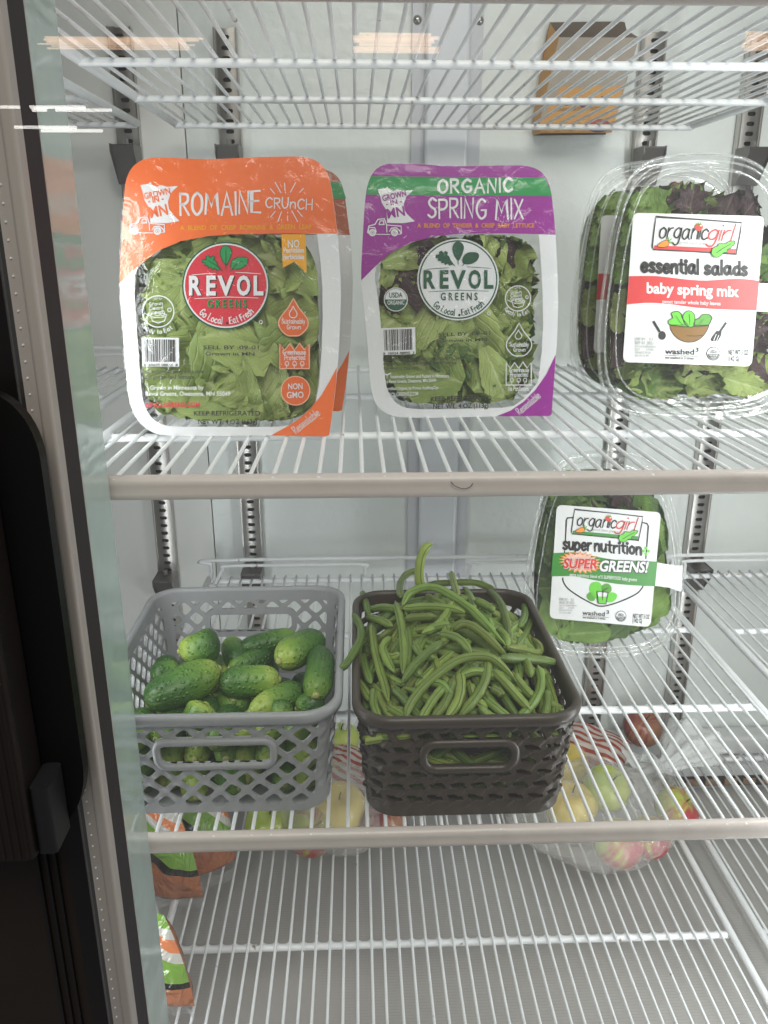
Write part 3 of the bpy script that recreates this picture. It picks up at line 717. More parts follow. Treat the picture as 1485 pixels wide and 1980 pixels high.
def salad_pack(cfg):
    sh = cfg['sheet']; t = thing('salad_pack', cfg['label'], 'salad pack', tuple(sh.O), 'film topped salad packs')
    outline = [tuple(p) for p in cfg['outline']]; window = cfg['window']; HUE = cfg['hue']
    b = MB(); loft(b, sh, window, [(1.0,-0.001),(0.985,-0.012),(0.95,-0.035),(0.90,-0.058),(0.84,-0.064)], CLEARTRAY); b.build('clear_tray', t, True)
    b = MB(); ring(b, sh, outline, window, 0.0, INK_W, 0.0018); b.build('flange', t)
    b = MB(); cfg['head'](b, sh); b.build('printed_header', t)
    b = MB(); poly(b, sh, cfg['corner'], 1, HUE); hand(b, sh, 'Resealable', cfg['res'][0], cfg['res'][1], cfg['res'][2], 5, 2, INK_W); b.build('peel_corner', t)
    b = MB(); cfg['badge'](b, sh); b.build('round_badge', t)
    b = MB(); cfg['title'](b, sh); b.build('title_lettering', t)
    b = MB(); barcode(b, sh, cfg['bar'], random.Random(3), 1, cfg['digits'], 14); b.build('barcode', t)
    b = MB(); cfg['icons'](b, sh); b.build('icons', t)
    b = MB(); cfg['small'](b, sh); b.build('small_print', t)
    # clear overwrap, tight but wrinkled towards the rim
    b = MB(); P = resample(outline, 120); uvs = [sh.uv(*p) for p in P]; cu = sum(p[0] for p in uvs)/120; cv = sum(p[1] for p in uvs)/120
    rows = []; r = random.Random(cfg['seed'])
    for q in range(25):
        s_ = 1.0-q/24*0.985; row = []
        for i, (u, v) in enumerate(uvs):
            U_, V_ = cu+(u-cu)*s_, cv+(v-cv)*s_
            a = noise.noise(Vector((i*0.9, s_*6, cfg['seed'])))*0.0036*max(0, (s_-0.80)/0.20)+noise.noise(Vector((U_*32, V_*17, cfg['seed']+5)))*0.0013+noise.noise(Vector((U_*90+V_*60, V_*20, 3)))*0.0005
            row.append(sh.p(U_, V_, 0.0042+a))
        rows.append(row)
    b.grid(rows, CLEARFILM, closed=True); b.build('overwrap', t, True)
    us = [sh.uv(*p) for p in window]; bd = (min(p[0] for p in us)+0.004, max(p[0] for p in us)-0.004, min(p[1] for p in us)+0.006, cfg.get('vtop', max(p[1] for p in us)))
    fill_leaves(t, sh, bd, 0.056, cfg['kinds'], cfg.get('n', 40), cfg['seed'], size=(0.085,0.15))
    return t

# ------------------------------------------------------------------ orange romaine pack
ORANGE = mat('orange_film_ink', (0.80,0.155,0.035), 0.30)
YEL = mat('yellow_ink', (0.80,0.36,0.012), 0.35); RED = mat('red_badge_ink', (0.60,0.035,0.055), 0.3); LEAFG = mat('badge_leaf_green', (0.015,0.27,0.07), 0.35)
O1 = atZ(220+760/3.094, 290+1712/3.094, ZM); O1.z += 0.0015
s1 = Sheet(O1, R_(9), R_(-4.5), 220, 290, 3.094)
out1 = [tuple(p) for p in cr([(36,790),(38,720),(50,480),(66,240),(82,160),(120,95),(190,55),(300,46),(560,56),(800,46),(1000,40),(1130,42),(1215,68),(1270,125),(1300,220),(1325,400),(1344,560),(1357,800),(1354,1000),(1343,1240),(1330,1380),(1310,1560),(1290,1690)], 5)]
out1 += [(1286,1708),(1262,1716)]+[tuple(p) for p in cr([(1200,1712),(900,1708),(600,1712),(330,1708),(235,1690),(160,1635),(115,1560),(88,1470),(70,1300),(52,1060),(40,880)], 5)]
win1 = [tuple(p) for p in cr([(150,690),(270,600),(400,545),(560,515),(700,503),(1000,498),(1216,503)], 5)]+[(1234,640),(1248,820),(1250,1000),(1244,1200),(1228,1400),(1205,1525)]+[tuple(p) for p in cr([(1195,1535),(1100,1615),(1030,1650),(900,1656),(600,1656),(340,1652),(250,1620),(200,1560),(170,1470),(150,1250),(126,900),(124,760)], 5)]
head_edge1 = [(1341,500),(1000,499),(700,504),(560,516),(400,546),(270,601),(150,690),(90,745),(36,796)]
def head1(b, sh):
    top = [p for p in out1 if p[1] < 505 and p[0] > 600] ; left = [p for p in out1[:60] if p[0] <= 600 and p[1] <= 790]
    poly(b, sh, left+top+head_edge1, 1, ORANGE)
def badge(b, sh, c, r, rim, inner, field, lx, gcol, rv, rvsh, gr, grsh, script, ticks, map_):
    poly(b, sh, circle(c[0], c[1], r, 56), 1, rim); poly(b, sh, circle(c[0], c[1], r*0.965, 56), 2, inner); poly(b, sh, circle(c[0], c[1], r*0.93, 56), 3, field)
    f = map_
    leaf_icon(b, sh, *f(672,650), 4, gcol, script if gcol is INK_GREEN else INK_GREEN, lx)
    w_ = 4*lx
    for l in ([(470,748),(540,742),(610,738)],[(730,732),(800,736),(880,742)],[(486,890),(680,880),(865,886)]): stroke(b, sh, [f(*p) for p in l], w_, 4, ticks)
    xs = ((452,528),(556,612),(622,722),(738,818),(838,897))
    for ch, (a, z) in zip('REVOL', xs):
        hgt = 108*lx
        for dx, kk, mt in ((7, 4, rvsh), (0, 5, rv)):
            if mt is None: continue
            p0, p1 = f(a+dx, 866+dx*0.7), f(z+dx, 866+dx*0.7)
            text(b, sh, ch, p0, p1, hgt, kk, mt, off=0.035)
    if grsh: text(b, sh, 'G R E E N S', f(566,946), f(800,946), 46*lx, 4, grsh, off=0.03)
    text(b, sh, 'G R E E N S', f(562,943), f(796,943), 46*lx, 5, gr, off=0.02)
    cc = f(672,806); rr = 236*lx
    hand(b, sh, 'Go Local', None, None, 0, 6*lx, 4, script, fn=arc_fn(cc[0], cc[1], rr, -43, -6, 40*lx)); hand(b, sh, 'Eat Fresh', None, None, 0, 6*lx, 4, script, fn=arc_fn(cc[0], cc[1], rr, 6, 45, 40*lx))
    poly(b, sh, circle(*f(680,1037), 8*lx, 12), 4, INK_K)
def badge1(b, sh): badge(b, sh, (671,812), 262, INK_GREEN, INK_W, RED, 1.0, LEAFG, INK_W, INK_K, LEAFG, INK_GREEN, INK_W, INK_W, lambda x, y: (x, y))
def title1(b, sh):
    hand(b, sh, 'ROMAINE', (398,382), (876,380), 128, 16, 2, INK_W, jit=0.06); hand(b, sh, 'CRUnCH', (908,345), (1186,356), 62, 8, 2, INK_W, jit=0.05)
    for l in ([(938,232),(962,262)],[(966,195),(1000,256)],[(1022,200),(1026,245)],[(1028,254),(1028,258)],[(1088,196),(1058,252)],[(1134,232),(1112,254)],[(966,368),(940,400)],[(1004,372),(982,428)],[(1040,395),(1041,422)],[(1041,372),(1041,378)],[(1066,366),(1100,428)],[(1100,364),(1128,398)]): stroke(b, sh, l, 7, 2, INK_W)
    text(b, sh, 'A  BLEND  OF  CRISP  ROMAINE  &  GREEN  LEAF', (398,480), (1184,473), 27, 2, YEL, off=0.02)
    poly(b, sh, MN, 2, INK_W); truck(b, sh, lambda x, y: (x, y), 3, 7)
    text(b, sh, 'GROWN', (186,296), (342,262), 36, 3, ORANGE, off=0.025); text(b, sh, '- IN -', (208,322), (302,305), 32, 3, ORANGE, off=0.03); text(b, sh, 'MN', (222,408), (328,386), 62, 3, ORANGE, off=0.025)
def bowl_icon(b, sh, cx, cy, r, k):
    stroke(b, sh, circle(cx, cy, r, 32), 6, k, INK_W, True)
    for i, s_ in enumerate(('Grown', 'Clean!', 'Green')): hand(b, sh, s_, (cx-r*0.58, cy-r*0.36+i*r*0.27), (cx+r*0.28, cy-r*0.42+i*r*0.27), 20, 3.2, k, INK_W)
    stroke(b, sh, [(cx-r*0.5,cy+r*0.25),(cx-r*0.35,cy+r*0.62),(cx,cy+r*0.74),(cx+r*0.4,cy+r*0.6),(cx+r*0.55,cy+r*0.2)], 5, k, INK_W); stroke(b, sh, circle(cx+r*0.02, cy+r*0.25, r*0.52, 20, r*0.14), 4, k, INK_W, True)
    stroke(b, sh, [(cx-r*0.85,cy+r*0.12),(cx-r*0.2,cy+r*0.42)], 5, k, INK_W); stroke(b, sh, circle(cx-r*0.05, cy+r*0.18, r*0.16, 12, r*0.1), 4, k, INK_W, True); stroke(b, sh, circle(cx+r*0.28, cy+r*0.12, r*0.13, 12, r*0.17), 4, k, INK_W, True)
    for a in range(5): q = R_(-140+a*25); stroke(b, sh, [(cx+r*0.2*math.cos(q)-r*.02, cy-r*0.62+r*0.2*math.sin(q)), (cx+r*0.32*math.cos(q)-r*.02, cy-r*0.62+r*0.32*math.sin(q))], 4, k, INK_W)
    stroke(b, sh, circle(cx+r*0.72, cy-r*0.1, r*0.12, 10), 4, k, INK_W, True)
    hand(b, sh, 'Ready to Eat', None, None, 0, 4, k, INK_W, fn=arc_fn(cx, cy, r*1.42, -52, 40, 26))
def drop(cx, top, bot, hw): return [(cx, top)]+[tuple(p) for p in cr([(cx+hw*0.35,top+(bot-top)*0.25),(cx+hw*0.9,top+(bot-top)*0.55),(cx+hw*0.9,bot-hw*0.55),(cx+hw*0.45,bot-hw*0.06),(cx,bot),(cx-hw*0.45,bot-hw*0.06),(cx-hw*0.9,bot-hw*0.55),(cx-hw*0.9,top+(bot-top)*0.55),(cx-hw*0.35,top+(bot-top)*0.25)], 4)]
def house(x0, x1, top, bot): w_ = (x1-x0)/6; return [(x0,bot),(x0,top),(x0+w_,top+38),(x0+2*w_,top),(x0+3*w_,top+38),(x0+3.2*w_,top+30),(x0+4*w_,top-4),(x0+5*w_,top+36),(x1,top),(x1,bot)]
def icons1(b, sh):
    bowl_icon(b, sh, 266, 966, 94, 1)
    OR2 = mat('orange_icon_ink', (0.70,0.13,0.03), 0.3); PALE = mat('pale_orange_ink', (0.80,0.40,0.26), 0.35)
    d = drop(1075, 890, 1112, 92); poly(b, sh, d, 1, OR2); stroke(b, sh, d, 7, 2, PALE, True); stroke(b, sh, drop(1074, 936, 1004, 24), 5, 2, INK_W, True)
    hand(b, sh, 'Sustainably', (1006,1038), (1144,1038), 28, 4, 2, INK_W); hand(b, sh, 'Grown', (1036,1072), (1118,1072), 26, 4, 2, INK_W)
    h = house(994, 1170, 1160, 1308); poly(b, sh, h, 1, OR2); stroke(b, sh, h, 6, 2, PALE, True)
    hand(b, sh, 'Greenhouse', (1012,1224), (1148,1222), 28, 4, 2, INK_W); hand(b, sh, 'Protected', (1022,1256), (1144,1254), 28, 4, 2, INK_W)
    for cx in (1036,1082,1128): stroke(b, sh, circle(cx,1278,11,12,14), 4, 2, INK_W, True); stroke(b, sh, [(cx,1282),(cx-3,1306)], 4, 2, INK_W)
    poly(b, sh, circle(1088,1440,88), 1, OR2); stroke(b, sh, circle(1088,1440,86), 6, 2, PALE, True); text(b, sh, 'NON', (1044,1432), (1130,1430), 34, 2, INK_W); text(b, sh, 'GMO', (1036,1484), (1136,1482), 36, 2, INK_W)
    poly(b, sh, [(1003,505),(1146,505),(1155,738),(1082,668),(1012,705)], 2, YEL)
    text(b, sh, 'NO', (1042,584), (1112,583), 44, 3, INK_W); hand(b, sh, 'Pesticides', (1018,614), (1138,612), 28, 5, 3, INK_W); hand(b, sh, 'Herbicides', (1014,654), (1138,652), 28, 5, 3, INK_W)
def small1(b, sh):
    DG = mat('dark_small_print', (0.03,0.035,0.02), 0.5)
    text(b, sh, 'Ingredients: baby romaine', (176,1336), (538,1336), 24, 1, DG); text(b, sh, 'and green leaf lettuce', (176,1370), (482,1369), 24, 1, DG)
    text(b, sh, 'Grown in Minnesota by', (218,1434), (538,1433), 25, 1, INK_W, off=0.015); text(b, sh, 'Revol Greens, Owatonna, MN 55049', (192,1470), (697,1470), 25, 1, INK_W, off=0.015)
    text(b, sh, 'REVOLGREENS.COM', (192,1540), (516,1536), 26, 1, RED, off=0.03)
    text(b, sh, 'KEEP REFRIGERATED', (480,1588), (876,1588), 27, 1, INK_K); text(b, sh, 'NET WT. 4 OZ (113g)', (506,1638), (858,1640), 28, 1, INK_K)
    text(b, sh, 'SELL BY :09-01', (536,1192), (868,1192), 22, 1, DG); text(b, sh, 'Grown in MN', (548,1228), (842,1230), 20, 1, DG)
    stroke(b, sh, circle(880,1030,10,12), 4, 1, INK_W, True)
pack1 = salad_pack(dict(sheet=s1, label='orange topped romaine salad pack with a red round badge, standing on the middle shelf', outline=out1, window=win1, hue=ORANGE, head=head1, badge=badge1, title=title1,
    corner=[(940,1708),(1040,1652),(1110,1608),(1180,1545),(1240,1470),(1290,1385),(1335,1300),(1330,1380),(1310,1560),(1288,1706),(1262,1714)], res=((1092,1700),(1236,1582),48),
    bar=[(166,1122),(390,1124),(392,1296),(172,1295)], digits='8  65635 00043  8', icons=icons1, small=small1, seed=11,
    kinds=[(5,'romaine',LF_ROM),(4,'frill',LF_GRN),(1,'spinach',LF_DRK)], vtop=s1.uv(700,500)[1]))

# ------------------------------------------------------------------ purple spring mix pack
PURP = mat('purple_film_ink', (0.29,0.022,0.27), 0.30); GRN = mat('green_band_ink', (0.012,0.26,0.065), 0.30)
O2_ = atZ(680+740/3.375, 300+1704/3.375, ZM); O2_.z += 0.0015
s2 = Sheet(O2_, R_(8), R_(-1.0), 680, 300, 3.375)
out2 = [tuple(p) for p in cr([(62,815),(64,700),(80,400),(92,260),(108,180),(140,115),(190,72),(270,54),(450,60),(650,72),(850,70),(1060,66),(1160,75),(1230,105),(1275,160),(1300,240),(1318,380),(1332,560),(1344,800),(1346,1000),(1340,1200),(1332,1320),(1318,1500)], 5)]
out2 += [(1304,1690),(1290,1702)]+[tuple(p) for p in cr([(1240,1704),(900,1706),(600,1714),(330,1710),(240,1690),(170,1640),(135,1560),(118,1440),(100,1200),(76,960)], 5)]
win2 = [tuple(p) for p in cr([(160,720),(250,640),(400,565),(560,528),(700,515),(1000,510),(1222,518)], 5)]+[(1236,700),(1246,900),(1250,1100),(1240,1300),(1216,1480)]+[tuple(p) for p in cr([(1190,1515),(1120,1590),(1040,1640),(900,1650),(600,1658),(400,1655),(310,1630),(260,1580),(225,1500),(205,1300),(180,1000),(150,800)], 5)]
edge2 = [(1330,519),(1000,511),(700,514),(560,528),(400,565),(250,640),(160,720),(62,818)]
def head2(b, sh):
    top = [p for p in out2 if p[1] < 520 and p[0] > 600]; left = [p for p in out2[:60] if p[0] <= 600 and p[1] <= 815]
    poly(b, sh, left+top+edge2, 1, PURP)
    poly(b, sh, [(125,138),(700,144),(1262,148),(1300,240),(1306,268),(700,264),(93,258),(108,182)], 2, GRN)
sc2 = 1.025
f2 = lambda x, y: (694+(x-672)*sc2, 812+(y-812)*1.03)
def badge2(b, sh): badge(b, sh, (694,812), 266, INK_W, INK_GREEN, INK_W, sc2, INK_GREEN, INK_GREEN, None, INK_GREEN, None, INK_GREEN, INK_GREEN, f2)
m2f = lambda x, y: (170+(x-160)*1.03, 205+(y-191)*0.97)
t2f = lambda x, y: (106+(x-98)*1.05, 416+(y-402)*1.08)
def title2(b, sh):
    hand(b, sh, 'ORGANIC', (565,242), (1046,240), 84, 17, 3, INK_W, jit=0.05, gap=0.22); hand(b, sh, 'SPRING MIX', (500,412), (1116,414), 128, 14, 3, INK_W, jit=0.05)
    text(b, sh, 'A  BLEND  OF  TENDER  &  CRISP  BABY  LETTUCE', (428,473), (1192,473), 27, 3, mat('amber_ink', (0.75,0.27,0.03), 0.35), off=0.02)
    poly(b, sh, [m2f(*p) for p in MN], 3, INK_W); truck(b, sh, t2f, 4, 7)
    text(b, sh, 'GROWN', (204,302), (358,266), 36, 4, PURP, off=0.03); text(b, sh, '- IN -', (226,334), (330,314), 30, 4, PURP, off=0.03); text(b, sh, 'MN', (236,414), (350,394), 60, 4, PURP, off=0.025)
def icons2(b, sh):
    bowl_icon(b, sh, 1085, 935, 82, 1); stroke(b, sh, drop(1092,1096,1310,86), 6, 1, INK_W, True); stroke(b, sh, drop(1088,1140,1200,22), 5, 1, INK_W, True)
    hand(b, sh, 'Sustainably', (1030,1248), (1154,1248), 28, 4, 1, INK_W); hand(b, sh, 'Grown', (1056,1282), (1132,1282), 26, 4, 1, INK_W)
    stroke(b, sh, house(1008,1172,1354,1500), 6, 1, INK_W, True); hand(b, sh, 'Greenhouse', (1030,1416), (1156,1414), 28, 4, 1, INK_W); hand(b, sh, 'Protected', (1036,1446), (1150,1444), 28, 4, 1, INK_W); hand(b, sh, 'No Pesticides', (1022,1538), (1154,1536), 30, 4, 1, INK_W)
    for cx in (1044,1090,1132): stroke(b, sh, circle(cx,1468,11,12,14), 4, 1, INK_W, True); stroke(b, sh, [(cx,1472),(cx-3,1496)], 4, 1, INK_W)
    poly(b, sh, circle(288,942,78), 1, INK_W); a = [(288+70*math.cos(R_(q)), 942+70*math.sin(R_(q))) for q in range(0,181,12)]; poly(b, sh, a, 2, INK_GREEN); stroke(b, sh, circle(288,942,71), 3, 2, INK_GREEN, True)
    text(b, sh, 'USDA', (244,930), (332,929), 32, 2, INK_GREEN, off=0.02); text(b, sh, 'ORGANIC', (234,976), (344,975), 26, 3, INK_W, off=0.01)
def small2(b, sh):
    DG = mat('dark_small_print', (0.03,0.035,0.02), 0.5)
    text(b, sh, 'Ingredients: organic green leaf, organic red leaf,', (206,1342), (724,1332), 22, 1, DG); text(b, sh, 'organic romaine, and organic butter lettuce.', (206,1370), (686,1364), 22, 1, DG); text(b, sh, 'Ingredients may vary', (210,1400), (438,1396), 20, 1, DG)
    text(b, sh, 'Sustainably Grown and Packed in Minnesota', (252,1456), (636,1450), 22, 1, INK_W, off=0.01); text(b, sh, 'by Revol Greens, Owatonna, MN 55049', (220,1488), (552,1480), 22, 1, INK_W, off=0.01)
    text(b, sh, 'Certified Organic by Primus AuditingOps', (218,1534), (566,1526), 21, 1, INK_W, off=0.01); text(b, sh, 'REVOLGREENS.COM', (220,1576), (434,1568), 24, 1, INK_W)
    stroke(b, sh, [(212,1426),(232,1434),(254,1424)], 9, 1, INK_W); stroke(b, sh, [(232,1434),(230,1456)], 5, 1, INK_W)
    text(b, sh, 'KEEP REFRIGERATED', (516,1606), (914,1598), 30, 1, INK_K); text(b, sh, 'NET WT. 4 OZ (113g)', (532,1654), (892,1648), 30, 1, INK_K)
    text(b, sh, 'SELL BY :09-01', (566,1184), (904,1170), 22, 1, DG); text(b, sh, 'Grown in MN', (570,1224), (884,1212), 20, 1, DG)
    stroke(b, sh, circle(896,1032,10,12), 4, 1, INK_W, True)
pack2 = salad_pack(dict(sheet=s2, label='purple and green topped spring mix salad pack with a white round badge, standing mid shelf', outline=out2, window=win2, hue=PURP, head=head2, badge=badge2, title=title2,
    corner=[(945,1704),(1040,1665),(1120,1610),(1200,1530),(1270,1430),(1332,1300),(1318,1500),(1304,1690),(1290,1702)], res=((1098,1696),(1234,1578),48),
    bar=[(190,1130),(414,1122),(418,1297),(198,1305)], digits='8  50024 48800  3', icons=icons2, small=small2, seed=23,
    kinds=[(5,'frill',LF_GRN),(3,'romaine',LF_ROM),(1.2,'oak',LF_RED),(2,'frill',LF_DRK)], vtop=s2.uv(700,512)[1]))

# ------------------------------------------------------------------ brownish orange pack standing behind the orange one
BRO = mat('brown_orange_ink', (0.36,0.075,0.025), 0.3)
BOFF = Vector((0, 0.14, 0))                      # stands 14 cm farther back
BOFF.x = 0.02
for _i in range(30):
    _q = proj(s1.w(1355, 800)+BOFF)[0]; BOFF.x += (681-_q)/PF*0.9
s1b = Sheet(O1+BOFF, R_(9), R_(-4.5), 220, 290, 3.094)
t = thing('salad_pack', 'brown orange salad pack with a green band, mostly hidden behind the orange romaine pack', 'salad pack', tuple(s1b.O), 'film topped salad packs')
def shifted(pts, dx=0.047):                       # the same outline moved with the pack
    r = []
    for x, y in pts:
        P = s1.w(x, y)+BOFF; r.append(P)
    return r
sb = s1b
def rel(pts, k): return [P+sb.N*k*LAY for P in shifted(pts)]
b = MB(); n = len(out1); A = rel(out1, 0); b.add(A+[q-sb.N*0.002 for q in A], [tuple(range(n-1,-1,-1)), tuple(range(n,2*n))]+[(i, i+n, (i+1) % n+n, (i+1) % n) for i in range(n)], INK_W); b.build('flange', t)
b = MB(); top = [p for p in out1 if p[1] < 505 and p[0] > 600]; left = [p for p in out1[:60] if p[0] <= 600 and p[1] <= 790]
P = rel(left+top+head_edge1, 1); b.add(P, [tuple(range(len(P)))], BRO)
P = rel([(90,140),(700,130),(1276,135),(1312,250),(700,250),(68,250)], 2); b.add(P, [tuple(range(len(P)))], GRN); b.build('printed_header', t)
b = MB(); P = rel([(940,1708),(1040,1652),(1110,1608),(1180,1545),(1240,1470),(1290,1385),(1335,1300),(1330,1380),(1310,1560),(1288,1706),(1262,1714)], 1); b.add(P, [tuple(range(len(P)))], ORANGE); b.build('peel_corner', t)
b = MB(); P = rel(out1, 8); b.add(P, [tuple(range(len(P)))], CLEARFILM); b.build('overwrap', t)
b = MB(); W_ = [P for P in shifted(win1)]; c_ = sum(W_, Vector())/len(W_)
b.grid([[c_+(p-c_)*s_-sb.N*h for p in W_] for s_, h in ((1,0.003),(0.96,0.03),(0.86,0.058))], CLEARTRAY, closed=True); b.build('clear_tray', t, True)

# ------------------------------------------------------------------ clear clamshell salad boxes
LBL = mat('label_paper', (0.70,0.70,0.70), 0.42); LRED = mat('label_red', (0.62,0.055,0.055), 0.4, var=0.08, vscale=60); LGRN = mat('label_green', (0.045,0.24,0.035), 0.4, var=0.06, vscale=60)
LINK = mat('label_charcoal', (0.028,0.024,0.024), 0.45); LIME = mat('label_lime', (0.14,0.55,0.045), 0.4); LIME2 = mat('label_mid_green', (0.10,0.33,0.04), 0.4); CARR = mat('label_orange', (0.85,0.27,0.03), 0.4); BOWL = mat('label_brown', (0.23,0.115,0.025), 0.4); GREYI = mat('label_grey_print', (0.38,0.38,0.38), 0.5)
TOM = mat('label_tomato', (0.66,0.05,0.03), 0.35)
def quadmap(src, dst):
    """bilinear map between two quads (tl,tr,br,bl), used to lay the same emblem on both labels"""
    x0, y0, x1, y1 = src
    D = [Vector(d) for d in dst]
    def f(x, y):
        a, b = (x-x0)/(x1-x0), (y-y0)/(y1-y0); return tuple((D[0].lerp(D[1], a)).lerp(D[3].lerp(D[2], a), b))
    return f
def emblem(b, sh, f, s, band):
    """framed word mark with tomato, carrot and leaf; drawn on a 560 x 240 field"""
    M_ = lambda pts: [f(*p) for p in pts]
    poly(b, sh, M_([(14,196),(545,206),(541,238),(12,224)]), 2, band)
    stroke(b, sh, M_([(20,0),(290,8),(565,20),(562,90),(548,242),(280,232),(8,226),(0,205),(10,90)]), 8*s, 3, LINK, True)
    def T0(W): return lambda x, y: f(40+(350-40)*x/W, 146-118*y+0.0*x)
    def T1(W): return lambda x, y: f(352+(505-352)*x/W, 150-118*y)
    for txt, T, M in (('organic', T0, LINK), ('girl', T1, LRED)):
        st, W = hand_strokes(txt, 0.13, 0.02, 5); TT = T(W)
        for q in st:
            if txt == 'organic' and len(q) == 1: continue
            stroke(b, sh, [TT(x+0.18*y, y) for x, y in q], 10*s, 3, M)
    v, fs = bfont('good clean greens', 0.0); x1_ = max(p[0] for p in v)
    b.add([sh.w(*f(172+206*x/x1_, 180+6*x/x1_-22*y/CAPH), 3*LAY) for x, y in v], fs, GREYI)
    poly(b, sh, M_(circle(294, 62, 27, 20, 25)), 4, TOM); poly(b, sh, M_(circle(306, 52, 7, 10, 5)), 5, LBL)
    for q in ([(276,40),(294,44),(312,38)],[(286,32),(294,46),(304,30)]): stroke(b, sh, M_(q), 6*s, 5, LIME2)
    c = [tuple(p) for p in cr([(30,202),(60,172),(90,158),(106,170),(102,196),(70,208)], 4, True)]
    poly(b, sh, M_(c), 4, CARR); stroke(b, sh, M_(c), 3*s, 5, LINK, True)
    for q in ([(100,164),(104,140)],[(104,166),(120,150)],[(106,172),(126,172)]): stroke(b, sh, M_(q), 9*s, 5, LIME2)
    l = [tuple(p) for p in cr([(398,262),(384,240),(392,205),(420,190),(432,170),(455,172),(478,168),(492,156),(530,152),(526,178),(512,190),(506,204),(486,212),(484,232),(462,236),(448,256),(420,268)], 4, True)]
    poly(b, sh, M_(l), 6, LIME); stroke(b, sh, M_(l), 4*s, 7, LINK, True); stroke(b, sh, M_([(415,240),(450,210),(505,172)]), 5*s, 7, LINK)
def usda_bw(b, sh, cx, cy, r, k):
    poly(b, sh, circle(cx, cy, r, 28), k, LINK); poly(b, sh, circle(cx, cy, r*0.9, 28), k+1, LBL)
    a = [(cx+r*0.82*math.cos(R_(q)), cy+r*0.05+r*0.80*math.sin(R_(q))) for q in range(0,181,15)]; poly(b, sh, a, k+2, LINK)
    text(b, sh, 'USDA', (cx-r*0.5,cy-r*0.08), (cx+r*0.5,cy-r*0.08), r*0.42, k+2, LINK, off=0.02); text(b, sh, 'ORGANIC', (cx-r*0.66,cy+r*0.36), (cx+r*0.66,cy+r*0.36), r*0.26, k+3, LBL)
    for q in (0.5,0.62,0.74): stroke(b, sh, [(cx-r*0.5+r*(q-.5), cy+r*q), (cx+r*0.5-r*(q-.5), cy+r*q-r*.06)], r*0.06, k+3, LBL)
def datecode(b, sh, x, y, k, mth, s=1.0):
    text(b, sh, 'USE BY:   K3', (x,y), (x+115*s,y+2), 17*s, k, GREYI); text(b, sh, mth, (x,y+26*s), (x+118*s,y+28*s), 19*s, k, GREYI)
    for i, w_ in enumerate((138,118,104,92)): text(b, sh, ('S0121238000001','227     17:05','PRODUCT OF USA','CA, AZ, FL, MX')[i], (x,y+46*s+i*19*s), (x+w_*s,y+48*s+i*19*s), 12*s, k, GREYI)

def clamshell(sh, label, lid, face, name_, kinds, seed, n, dep, lblfn, vtop, skip=None):
    t = thing('salad_box', label, 'salad box', tuple(sh.O), 'clear salad boxes')
    b = MB(); loft(b, sh, lid, [(1.035,-0.004),(1.04,-0.0015),(1.02,0.0),(1.0,0.001),(0.985,0.002)], CLAM, cap=False)
    loft(b, sh, lid, [(0.985,0.002),(0.97,0.008),(0.94,0.0125),(0.90,0.0135),(0.88,0.0128)], CLAM); b.build('lid', t, True)
    b = MB(); loft(b, sh, lid, [(1.03,-0.005),(0.97,-0.008),(0.95,-dep*0.5),(0.90,-dep*0.9),(0.85,-dep)], CLAM); b.build('tub', t, True)
    lblfn(t)
    us = [sh.uv(*p) for p in face]; bd = (min(p[0] for p in us), max(p[0] for p in us), min(p[1] for p in us), vtop)
    P = [sh.uv(*p) for p in resample(lid, 180)]; mu_, mv_ = sum(p[0] for p in P)/180, sum(p[1] for p in P)/180
    tab = sorted((math.atan2(p[1]-mv_, p[0]-mu_), math.hypot(p[0]-mu_, p[1]-mv_)) for p in P)
    def cut(u, v):                                # keep the leaves inside the box outline
        a, d = math.atan2(v-mv_, u-mu_), math.hypot(u-mu_, v-mv_)
        rr = min(tab, key=lambda q: abs(q[0]-a))[1]*0.925
        if d > rr: u, v = mu_+(u-mu_)*rr/d, mv_+(v-mv_)*rr/d
        return u, v
    def bead(sc, h, rad):
        Q = [sh.p(mu_+(p[0]-mu_)*sc, mv_+(p[1]-mv_)*sc, h) for p in P]+[sh.p(mu_+(P[0][0]-mu_)*sc, mv_+(P[0][1]-mv_)*sc, h)]
        b = MB(); b.tube(Q, rad, CLAMEDGE, 6, cap=False); b.build('rim_bead', t, True)
    bead(1.04, -0.002, 0.0021); bead(0.985, 0.003, 0.0013); bead(0.90, 0.0138, 0.0010); bead(0.96, -0.009, 0.0010)
    fill_leaves(t, sh, bd, dep*0.92, kinds, n, seed, size=(0.05,0.095), skip=skip, cut=cut, name='salad_leaf')
    return t
SQ = lambda pts, n=6: [tuple(p) for p in cr(pts, n, True)]
O3 = atZ(1100+850/3.2987, 280+1725/3.2987, ZM); O3.z += 0.0015
s3 = Sheet(O3, R_(9), R_(-1.5), 1100, 280, 3.2987)
lid3 = SQ([(225,1440),(222,1150),(262,800),(310,520),(370,320),(450,195),(570,125),(760,95),(960,95),(1120,125),(1240,195),(1320,320),(1375,520),(1405,800),(1420,1150),(1400,1440),(1340,1600),(1180,1690),(820,1718),(440,1690),(285,1590)])
s3f = s3
class Lift:                                     # the label sits on the raised lid face
    def __init__(s, sh, h): s.s = sh; s.h = h; s.O = sh.O; s.U = sh.U; s.V = sh.V; s.N = sh.N
    def w(s, x, y, k=0.0):
        d = ray(s.s.zx+x/s.s.zs, s.s.zy+y/s.s.zs); O = s.O+s.N*s.h; P = d*(O.dot(s.N)/d.dot(s.N)); return P+s.N*k
    def uv(s, x, y): P = s.w(x, y)-s.O; return (P.dot(s.U), P.dot(s.V))
    def p(s, u, v, k=0.0): return s.O+s.U*u+s.V*v+s.N*(k+s.h)
